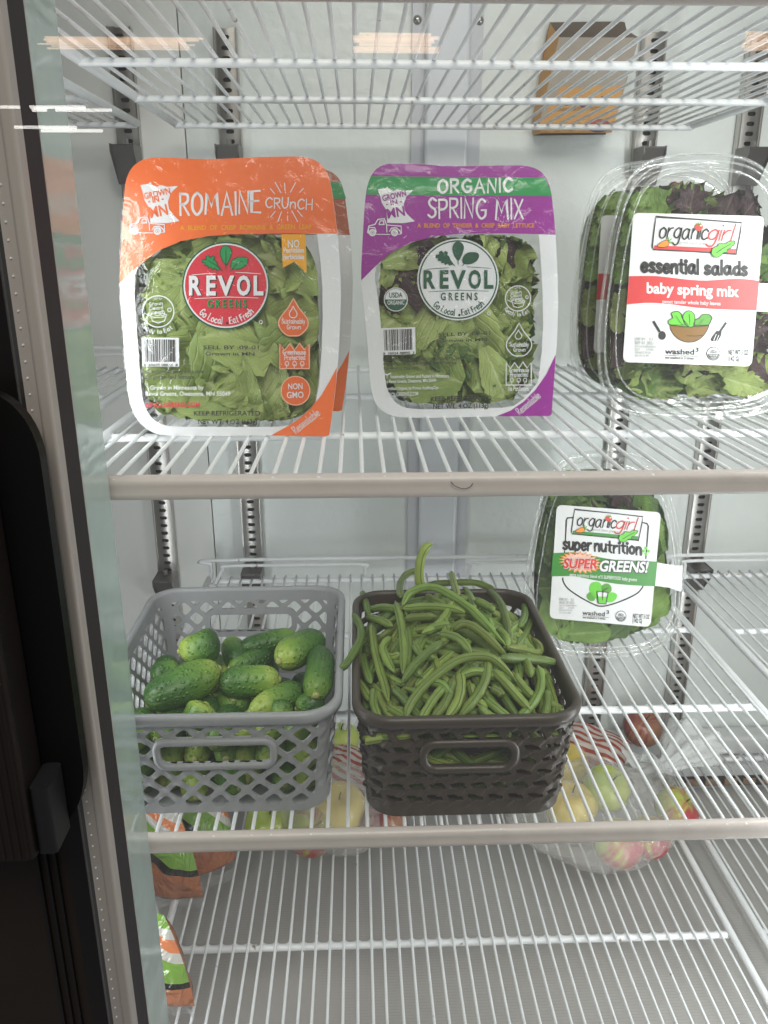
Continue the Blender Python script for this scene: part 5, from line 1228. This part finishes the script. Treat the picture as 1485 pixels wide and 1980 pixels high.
TR = [[(410,440),(450,370),(540,335),(620,345),(700,390),(800,460),(880,540),(950,620),(1000,670)],
[(400,385),(395,320),(420,265),(470,235),(525,245)],[(690,240),(700,290),(715,340),(728,375)],[(540,312),(700,300),(820,300),(900,325),(950,350)],[(890,340),(960,400),(1000,500),(1020,600),(1032,640)],
[(180,355),(200,420),(220,485)],[(145,820),(150,720),(170,650),(212,630)],
[(125,465),(165,530),(172,600),(135,680),(80,762),(20,805)],[(700,420),(650,510),(590,570),(520,600)],[(235,540),(245,650),(275,780),(310,900),(330,985)],[(370,420),(400,530),(415,650),(418,750),(412,835)],
[(210,500),(275,515),(355,552)],[(410,450),(560,440),(680,450),(770,475)],[(620,595),(700,610),(760,650),(805,715)],[(695,585),(740,550),(800,555),(880,610),(950,680),(1005,730)],[(650,640),(560,700),(470,790),(405,885)],
[(430,1085),(450,1020),(520,920),(620,830),(720,760),(820,735),(920,745),(1000,810),(1060,875)],[(965,745),(1080,745),(1200,755),(1325,778)],[(900,752),(890,850),(850,940),(790,1020),(735,1080)],
[(735,820),(745,900),(720,1000),(655,1090)],[(705,850),(680,940),(640,1020),(575,1090)],[(648,900),(590,970),(540,1050),(515,1090)],[(925,805),(1000,880),(1080,970),(1140,1035)],
[(1188,785),(1205,870),(1180,960),(1120,1040),(1055,1085)],[(248,895),(245,980),(285,1085)],[(260,900),(310,1000),(375,1088)],[(355,875),(420,940),(480,1010),(535,1075)],[(885,945),(950,1000),(1045,1078)],[(1155,490),(1110,580),(1065,645)],
[(1000,655),(1100,672),(1185,690),(1195,650),(1150,600)],[(140,835),(190,900),(225,965)],[(225,445),(300,430),(395,442)],[(825,390),(890,420),(945,450)],[(768,325),(800,370),(825,440)],
[(1110,415),(1112,480),(1080,545)],[(345,595),(300,650),(320,720),(365,795)],[(735,822),(820,790),(900,800),(955,845)],[(425,500),(520,490),(605,488)],[(1015,562),(1060,520),(1108,508)],[(640,475),(660,560),(650,645)],[(440,555),(445,680),(420,800)],[(1240,900),(1242,980),(1222,1060)],[(850,1000),(900,1050),(965,1085)],[(915,895),(965,920),(985,950)],
[(480,330),(440,400),(430,470)],[(900,500),(920,560),(930,620)],[(560,860),(640,880),(700,960)],[(1050,800),(1110,880),(1170,940)],[(330,1000),(400,1040),(470,1085)],[(800,860),(830,950),(900,1000)],[(960,560),(1000,600),(1010,660)],[(300,700),(350,720),(400,700)],[(560,560),(620,540),(690,530)],[(1090,700),(1130,760),(1150,830)],[(180,700),(200,790),(230,870)],[(480,640),(520,700),(600,720)]]
for i, tr in enumerate(TR):
    lift = 0.0065 if i in (0,16,17,18,10,8,14) else (0.0045 if i < 24 else rnd.uniform(-0.004, 0.002)); pts = []
    for p in tr:
        P = hit(*z8(*p)); pts.append(P+Vector((0,-0.2,0.9))*lift)
    # relax the depth so that a pod stays smooth
    for it in range(3):
        ys = [q.y for q in pts]
        for k in range(1, len(pts)-1):
            ny = (ys[k-1]+2*ys[k]+ys[k+1])/4; pts[k] = pts[k]*(ny/pts[k].y)
    if i == 7: pts = [atY(*z8(*p), y) for p, y in zip(tr, [atZ(*z8(*p_), ZR+dz_).y for p_, dz_ in zip(tr, (0.004,0.010,0.012,0.010,0.004,-0.006))])]
    bean(pts, 0.0050 if i not in (17,18,19,20) else 0.0056, special.get(i, 'green bean lying in the heap in the dark basket'), None if i in special else 'green beans in the dark basket')
bean([atY(*z8(x, y), Y) for x, y, Y in ((545,318,0.985),(510,285,0.985),(508,200,0.985),(522,130,0.987),(548,82,0.990),(585,62,0.992))], 0.0062, 'green bean sticking straight up from the back of the heap', None)
r = random.Random(77)
for i in range(150):                                 # beans deeper in the heap
    a, b = (r.uniform(-0.90,0.90), r.uniform(-0.93,0.90)) if i < 85 else (r.gauss(-.05,0.38), r.gauss(0.05,0.42)); x = (bx0+bx1)/2+a*(bx1-bx0)/2; y = (by0+by1)/2+b*(by1-by0)/2; an = r.uniform(0,3.14); Lh = r.uniform(0.035,0.06); cv = r.uniform(-0.012,0.012); pts = []
    dz = -r.uniform(0.010, 0.022) if i < 85 else -r.uniform(0.012, 0.036)
    for k in range(5):
        t = k/2-1; px_ = x+math.cos(an)*Lh*t-math.sin(an)*cv*(1-t*t); py_ = y+math.sin(an)*Lh*t+math.cos(an)*cv*(1-t*t)
        px_ = min(max(px_, bx0+0.006), bx1-0.008); py_ = min(max(py_, by0+0.006), by1-0.006); pts.append(Vector((px_, py_, mound(px_, py_)+dz)))
    bean(pts, r.uniform(0.0044,0.0053))
for i in range(34):                                  # beans against the front wall, seen through the hand hole and slots
    x = r.uniform(bx0+0.03, bx1-0.03); z = ZL+r.uniform(0.012, 0.105); an = r.uniform(-0.9,0.9); Lh = r.uniform(0.025,0.04); y = by0+0.018+r.uniform(0,0.02)
    pts = [Vector((min(max(x+math.cos(an)*Lh*t, bx0+.02), bx1-.02), y+0.004*t*t, min(max(z+math.sin(an)*Lh*t, ZL+.01), ZR-.012))) for t in (-1,-.3,.3,1)]
    bean(pts, 0.0050, 'green bean glimpsed through the front of the dark basket', 'green beans behind the front of the dark basket')

# ------------------------------------------------------------------ apples and fruit bags on the bottom shelf
def apple_mat(name, a, b, streak):
    M = bpy.data.materials.new(name); M.use_nodes = True; nt = M.node_tree; L = nt.links; B = nt.nodes['Principled BSDF']; N = nt.nodes.new
    tc = N('ShaderNodeTexCoord'); n1 = N('ShaderNodeTexNoise'); n1.inputs['Scale'].default_value = 16; L.new(tc.outputs['Object'], n1.inputs['Vector'])
    mp = N('ShaderNodeMapping'); mp.inputs['Scale'].default_value = (30, 2.0, 1); L.new(tc.outputs['UV'], mp.inputs[0]); n2 = N('ShaderNodeTexNoise'); n2.inputs['Scale'].default_value = 1.0; L.new(mp.outputs[0], n2.inputs['Vector'])
    sx = N('ShaderNodeSeparateXYZ'); L.new(tc.outputs['Object'], sx.inputs[0])
    m1 = N('ShaderNodeMath'); m1.operation = 'MULTIPLY_ADD'; m1.inputs[1].default_value = streak; L.new(n2.outputs['Fac'], m1.inputs[0]); L.new(n1.outputs['Fac'], m1.inputs[2])
    rp = N('ShaderNodeMapRange'); rp.inputs[1].default_value = 0.42+streak*0.5; rp.inputs[2].default_value = 0.60+streak*0.5; L.new(m1.outputs[0], rp.inputs[0])
    mx = N('ShaderNodeMix'); mx.data_type = 'RGBA'; mx.inputs[6].default_value = (*a, 1); mx.inputs[7].default_value = (*b, 1); L.new(rp.outputs[0], mx.inputs[0]); L.new(mx.outputs[2], B.inputs['Base Color']); B.inputs['Roughness'].default_value = 0.28
    return M
AP_RG = apple_mat('red_green_apple_skin', (0.40,0.46,0.08), (0.36,0.05,0.06), 0.5); AP_R = apple_mat('dark_red_apple_skin', (0.24,0.06,0.05), (0.38,0.18,0.10), 0.8); AP_Y = apple_mat('yellow_apple_skin', (0.62,0.44,0.05), (0.70,0.55,0.13), 0.2); AP_G = apple_mat('green_apple_skin', (0.36,0.47,0.07), (0.46,0.50,0.12), 0.3)
STALK = mat('apple_stalk', (0.10,0.065,0.03), 0.7)
def apple(c, rad, M, label, tilt=(0,0)):
    c = Vector(c); b = MB(); rows = []; rot = Matrix.Rotation(tilt[0], 3, 'X') @ Matrix.Rotation(tilt[1], 3, 'Y')
    for i in range(19):
        t = math.pi*i/18; rr = rad*(math.sin(t)**0.9 if 0 < i < 18 else 0.01)*(1.0+0.06*math.cos(t)); z = rad*0.90*math.cos(t)-rad*0.26*math.exp(-(math.sin(t)/0.30)**2)*(1 if t < 1.57 else -0.75)
        row = [rot @ Vector((rr*math.cos(2*math.pi*k/24)*(1+0.02*math.cos(5*2*math.pi*k/24)), rr*math.sin(2*math.pi*k/24), z))+c for k in range(25)]; rows.append(row)
    b.grid(rows, M, uv=True); o = b.build('apple', None, True, org=c); tag(o, label, 'apple')
    s_ = MB(); s_.tube([rot @ Vector((0,0,rad*0.55))+c, rot @ Vector((0.001,0,rad*0.80))+c, rot @ Vector((0.004,0.001,rad*1.0))+c], 0.0014, STALK, 6); s_.build('stalk', o, True)
    return o
def apx(x, y, z, rad, M, label, tilt=(0,0)): return apple(atZ(x, y, z), rad, M, label, tilt)
ZA = ZB+0.038
apx(1195,1632,ZA,0.041,AP_RG,'red and yellow apple at the bottom front of the right fruit bag',(0.5,0.3))
apx(1256,1620,ZA,0.036,AP_RG,'smaller red apple beside the front one at the bottom of the right fruit bag',(0.3,-0.5))
apx(1172,1525,ZA+0.030,0.042,AP_G,'light green apple on top in the middle of the right fruit bag',(0.4,0.2))
apx(1105,1560,ZA+0.008,0.046,AP_Y,'yellow apple at the lower left of the right fruit bag beside the dark basket')
apx(1090,1480,ZA+0.014,0.046,AP_Y,'yellow apple higher at the left of the right fruit bag behind the dark basket')
apx(1308,1565,ZA,0.040,AP_RG,'red and lime apple at the right of the right fruit bag',(0.2,0.6))
apx(1242,1408,ZA+0.022,0.040,AP_R,'dark red apple at the back of the right fruit bag',(0.3,0.1))
apx(656,1566,ZA+0.010,0.049,AP_Y,'big yellow apple seen between the two baskets',(0.3,0))
apx(742,1590,ZA,0.040,AP_R,'dark red apple below the left corner of the dark basket')
apx(600,1610,ZA,0.042,AP_RG,'pinkish apple showing under the shelf rail at left centre',(0.4,0.4))
apx(520,1595,ZA+0.004,0.042,AP_G,'light green apple under the grey basket',(0.2,0.1))
apx(660,1430,ZA+0.03,0.036,AP_G,'green apple at the back seen between the baskets')
BAG = film('crinkled_bag_film', 0.17, 0.10, (26, 0.9, 0.02), milkcol=(0.86,0.84,0.82)); BAGW = film('bunched_bag_film', 0.55, 0.18, (34, 0.9, 0.02), milkcol=(0.88,0.88,0.88))
def bag(label, c, rx, ry, rz, seed, knot, kdir, klen, kr):
    c = Vector(c); t = thing('fruit_bag', label, 'fruit bag', (c.x, c.y, ZB)); b = MB(); rows = []
    for i in range(27):
        th = math.pi*i/26; row = []
        for k in range(48):
            ph = 2*math.pi*k/48; d = Vector((math.sin(th)*math.cos(ph), math.sin(th)*math.sin(ph), math.cos(th))); n_ = noise.noise(d*2.2+Vector((seed,0,0)))*0.12+noise.noise(d*6+Vector((0,seed,0)))*0.06+abs(noise.noise(d*13+Vector((0,0,seed))))*0.05
            P = Vector((d.x*rx, d.y*ry, d.z*rz))*(1+n_)+c; P.z = max(P.z, ZB+0.0012); row.append(P)
        rows.append(row)
    b.grid(rows, BAG, closed=True); b.build('film', t, True)
    b = MB(); rows = []; k0 = Vector(knot); kd = Vector(kdir).normalized(); u = kd.cross(Vector((0,0,1))).normalized(); v = u.cross(kd)
    for i in range(20):
        tt = i/19; rad = kr*(1.25-1.0*min(1, tt/0.28)+1.35*max(0, tt-0.28)); row = []
        for k in range(36):
            ph = 2*math.pi*k/36; q = rad*(1+0.30*math.sin(ph*7+tt*4+seed)+0.35*noise.noise(Vector((math.cos(ph)*2, math.sin(ph)*2, tt*5+seed)))); flat = 1-0.45*tt
            row.append(k0+kd*(klen*tt+0.008*noise.noise(Vector((ph, tt*6, seed))))+u*math.cos(ph)*q+v*math.sin(ph)*q*flat)
        rows.append(row)
    b.grid(rows, BAGW, closed=True); b.build('twisted_neck', t, True)
    return t
K = atZ(1255,1510,ZB+0.055)
bag('clear bag of mixed apples with a bunched white neck, on the bottom shelf at right', (0.408,1.168,ZB+0.050), 0.145, 0.124, 0.062, 3.1, K, (0.80,0.55,0.20), 0.16, 0.046)
bag('clear bag of yellow and red apples on the bottom shelf between the baskets', (-0.050,1.195,ZB+0.048), 0.105, 0.098, 0.060, 8.7, atZ(670,1470,ZB+0.06), (-0.15,0.9,0.3), 0.10, 0.026)
# red striped net bag tail between the baskets
STRIPE = bpy.data.materials.new('red_striped_bag_film'); STRIPE.use_nodes = True; nt = STRIPE.node_tree; bb = nt.nodes['Principled BSDF']; bb.inputs['Roughness'].default_value = 0.2
tc = nt.nodes.new('ShaderNodeTexCoord'); wv = nt.nodes.new('ShaderNodeTexWave'); wv.inputs['Scale'].default_value = 2.2; wv.inputs['Distortion'].default_value = 2.5; rp = nt.nodes.new('ShaderNodeValToRGB'); e = rp.color_ramp.elements
e[0].color = (0.55,0.47,0.43,1); e[1].color = (0.36,0.055,0.03,1); e[0].position = 0.45; e[1].position = 0.75; q = e.new(0.6); q.color = (0.22,0.13,0.12,1)
nt.links.new(tc.outputs['UV'], wv.inputs['Vector']); nt.links.new(wv.outputs['Color'], rp.inputs[0]); nt.links.new(rp.outputs[0], bb.inputs['Base Color'])
def pillow(name, label, cat, ctr, U, V, lu, lv, th, M, seed, crimp=None):
    ctr, U, V = Vector(ctr), Vector(U).normalized(), Vector(V).normalized(); N_ = U.cross(V).normalized(); V = N_.cross(U); b = MB(); nu, nv = 28, 22
    t = thing(name, label, cat, (ctr.x, ctr.y, ctr.z-th))
    for sgn in (1, -1):
        rows = []
        for i in range(nu+1):
            a = 2*i/nu-1; row = []
            for j in range(nv+1):
                c_ = 2*j/nv-1; h = th*max(0, (1-abs(a)**3)*(1-c_*c_))**0.6; n_ = noise.noise(Vector((a*2.2, c_*2.2, seed+sgn)))*0.35+noise.noise(Vector((a*6, c_*5, seed)))*0.16
                P = ctr+U*lu*a*(1-0.06*c_*c_)+V*lv*c_*(1-0.10*a*a)+N_*sgn*h*(1+n_)
                if P.z < ZB+0.001: P.z = ZB+0.001
                row.append(P)
            rows.append(row)
        b.grid(rows if sgn > 0 else [list(reversed(q)) for q in rows], M, uv=True)
    b.build('printed_film', t, True)
    if crimp:
        b = MB()
        for s_ in (-1, 1):
            rows = []
            for i in range(3):
                rows.append([ctr+U*s_*(lu*0.985+0.008*i)+V*lv*0.86*(2*j/30-1)+N_*(0.0018*(j % 2)+0.004*math.sin(j*0.6+seed)) for j in range(31)])
            b.grid(rows, crimp)
        b.build('crimped_end', t)
    return t
pillow('striped_bag', 'red striped clear bag lying behind the yellow apple, seen between the baskets', 'bag', atZ(690,1490,ZB+0.055), (0.7,-0.55,-0.1), (0.5,0.8,0.25), 0.075, 0.045, 0.022, STRIPE, 4.2, None)
pillow('striped_bag', 'red striped clear bag lying at the back left of the right fruit bag', 'bag', atZ(1130,1438,ZB+0.050), (0.8,-0.5,-0.05), (0.5,0.8,0.25), 0.085, 0.050, 0.026, STRIPE, 7.7, None)
# snack bags, orange with a lime green striped band
CB = bpy.data.materials.new('orange_lime_snack_film'); CB.use_nodes = True; nt = CB.node_tree; bb = nt.nodes['Principled BSDF']; bb.inputs['Roughness'].default_value = 0.2
tc = nt.nodes.new('ShaderNodeTexCoord'); sx = nt.nodes.new('ShaderNodeSeparateXYZ'); nt.links.new(tc.outputs['UV'], sx.inputs[0])
sn = nt.nodes.new('ShaderNodeMath'); sn.operation = 'SINE'; mu = nt.nodes.new('ShaderNodeMath'); mu.operation = 'MULTIPLY'; mu.inputs[1].default_value = 5.0; nt.links.new(sx.outputs[1], mu.inputs[0]); nt.links.new(mu.outputs[0], sn.inputs[0])
ma = nt.nodes.new('ShaderNodeMath'); ma.operation = 'MULTIPLY_ADD'; ma.inputs[1].default_value = 0.07; nt.links.new(sn.outputs[0], ma.inputs[0])
m5 = nt.nodes.new('ShaderNodeMath'); m5.operation = 'MULTIPLY_ADD'; m5.inputs[1].default_value = -0.35; nt.links.new(sx.outputs[0], m5.inputs[0])
m6 = nt.nodes.new('ShaderNodeMath'); m6.operation = 'MULTIPLY_ADD'; m6.inputs[1].default_value = 0.66; m6.inputs[2].default_value = 0.10; nt.links.new(sx.outputs[1], m6.inputs[0]); nt.links.new(m6.outputs[0], m5.inputs[2]); nt.links.new(m5.outputs[0], ma.inputs[2])
rp = nt.nodes.new('ShaderNodeValToRGB'); rp.color_ramp.interpolation = 'CONSTANT'; e = rp.color_ramp.elements; OC = (0.42,0.15,0.07,1); LC = (0.20,0.36,0.06,1); KC = (0.02,0.02,0.015,1); WC = (0.56,0.53,0.49,1)
e[0].position = 0; e[0].color = OC; e[1].position = 0.30; e[1].color = KC
for p, c in ((0.345,LC),(0.46,WC),(0.50,(0.68,0.22,0.09,1)),(0.545,WC),(0.59,LC),(0.74,KC),(0.785,OC)): q = e.new(p); q.color = c
nt.links.new(ma.outputs[0], rp.inputs[0]); nt.links.new(rp.outputs[0], bb.inputs['Base Color'])
bn = nt.nodes.new('ShaderNodeTexNoise'); bn.inputs['Scale'].default_value = 30; bn.inputs['Distortion'].default_value = 2.0; bp = nt.nodes.new('ShaderNodeBump'); bp.inputs['Strength'].default_value = 0.7; bp.inputs['Distance'].default_value = 0.012; nt.links.new(tc.outputs['Object'], bn.inputs['Vector']); nt.links.new(bn.outputs['Fac'], bp.inputs['Height']); nt.links.new(bp.outputs[0], bb.inputs['Normal']); bb.inputs['Roughness'].default_value = 0.12; bb.inputs['Specular IOR Level'].default_value = 0.8
CRIMP = film('clear_crimp_film', 0.15, 0.1, (40, 0.5, 0.01))
pillow('snack_bag', 'orange and lime striped snack bag upright at the back of the bottom left corner', 'snack bag', atZ(300,1640,ZB+0.080), (-0.25,0.15,1), (1,-0.35,0.1), 0.095, 0.068, 0.026, CB, 1.3, CRIMP)
pillow('snack_bag', 'orange and lime striped snack bag in front, nearest the green glass edge', 'snack bag', atZ(288,1850,ZB+0.060), (-0.30,0.25,1), (1,-0.6,0.1), 0.072, 0.068, 0.026, CB, 6.1, CRIMP)
pillow('snack_bag', 'orange snack bag lying behind the other two under the grey basket', 'snack bag', atZ(380,1620,ZB+0.050), (-0.2,0.3,1), (1,0.5,0.1), 0.075, 0.060, 0.024, CB, 9.4, CRIMP)

# ------------------------------------------------------------------ torn baking soda box at the top
O5 = atY(1115, 257, 1.432)
s5 = Sheet(O5, R_(-1), R_(0), 1030, 20, 6.4565)
t = thing('baking_soda_box', 'torn open orange baking soda box stuck behind the top wire shelf', 'box', tuple(O5))
BXO = mat('orange_box_card', (0.60,0.31,0.09), 0.5, var=0.08, vscale=20); KRAFT = mat('grey_kraft_card', (0.40,0.35,0.30), 0.8, var=0.10, vscale=40); KDARK = mat('inner_card', (0.155,0.125,0.10), 0.85, var=0.1)
front = [(110,1535),(985,1525),(1080,1180),(1135,920),(1060,905),(830,890),(350,930),(330,1020),(120,1420),(85,1425)]
fr = [(108,1535),(985,1525),(1075,1190),(1330,340),(330,335),(80,1430)]
back = [s5.w(*p)-s5.N*0.0 for p in fr]
D = 0.040
b = MB(); n = len(fr); A = [s5.w(*p) for p in fr]; b.add(A, [tuple(range(n))], KRAFT); b.build('torn_front', t)
b = MB(); poly(b, s5, [(106,1535),(987,1525),(1078,1190),(1140,925),(1010,955),(760,940),(600,975),(480,930),(345,960),(320,1020),(78,1430)], 1, BXO); b.build('orange_print', t)
b = MB(); L1 = [s5.w(*p) for p in ((80,1430),(330,335))]; b.add([s5.w(108,1535), L1[0], L1[1], s5.w(285,70)-s5.N*D, s5.w(225,330)-s5.N*D, s5.w(60,1330)-s5.N*D, s5.w(70,1530)-s5.N*D], [(0,1,2,3,4,5,6)], BXO)
b.add([s5.w(985,1525), s5.w(1330,340), s5.w(1290,200)-s5.N*D*0.9, s5.w(1000,1500)-s5.N*D*0.9], [(0,1,2,3)], KRAFT); b.build('side_panel', t)
b = MB(); bk = [s5.w(*p)-s5.N*D for p in ((70,1530),(1000,1520),(1290,240),(1250,70),(1180,60),(285,72),(225,330))]; b.add(bk, [tuple(range(7))], KDARK); b.build('back_panel', t)
b = MB(); text(b, s5, 'Baking Soda', (320,1190), (940,1165), 92, 2, mat('navy_ink', (0.025,0.025,0.12), 0.5), off=0.03); text(b, s5, 'CARBONATO DE SODIO', (300,1262), (880,1240), 40, 2, KDARK); text(b, s5, 'NET WT 1 LB (454g)', (178,1498), (490,1494), 38, 2, KDARK)
poly(b, s5, circle(815,1440,158,36,82), 2, mat('violet_ink', (0.10,0.07,0.20), 0.5)); poly(b, s5, circle(815,1432,128,36,60), 3, mat('rust_ink', (0.42,0.11,0.07), 0.5)); b.build('lettering', t)
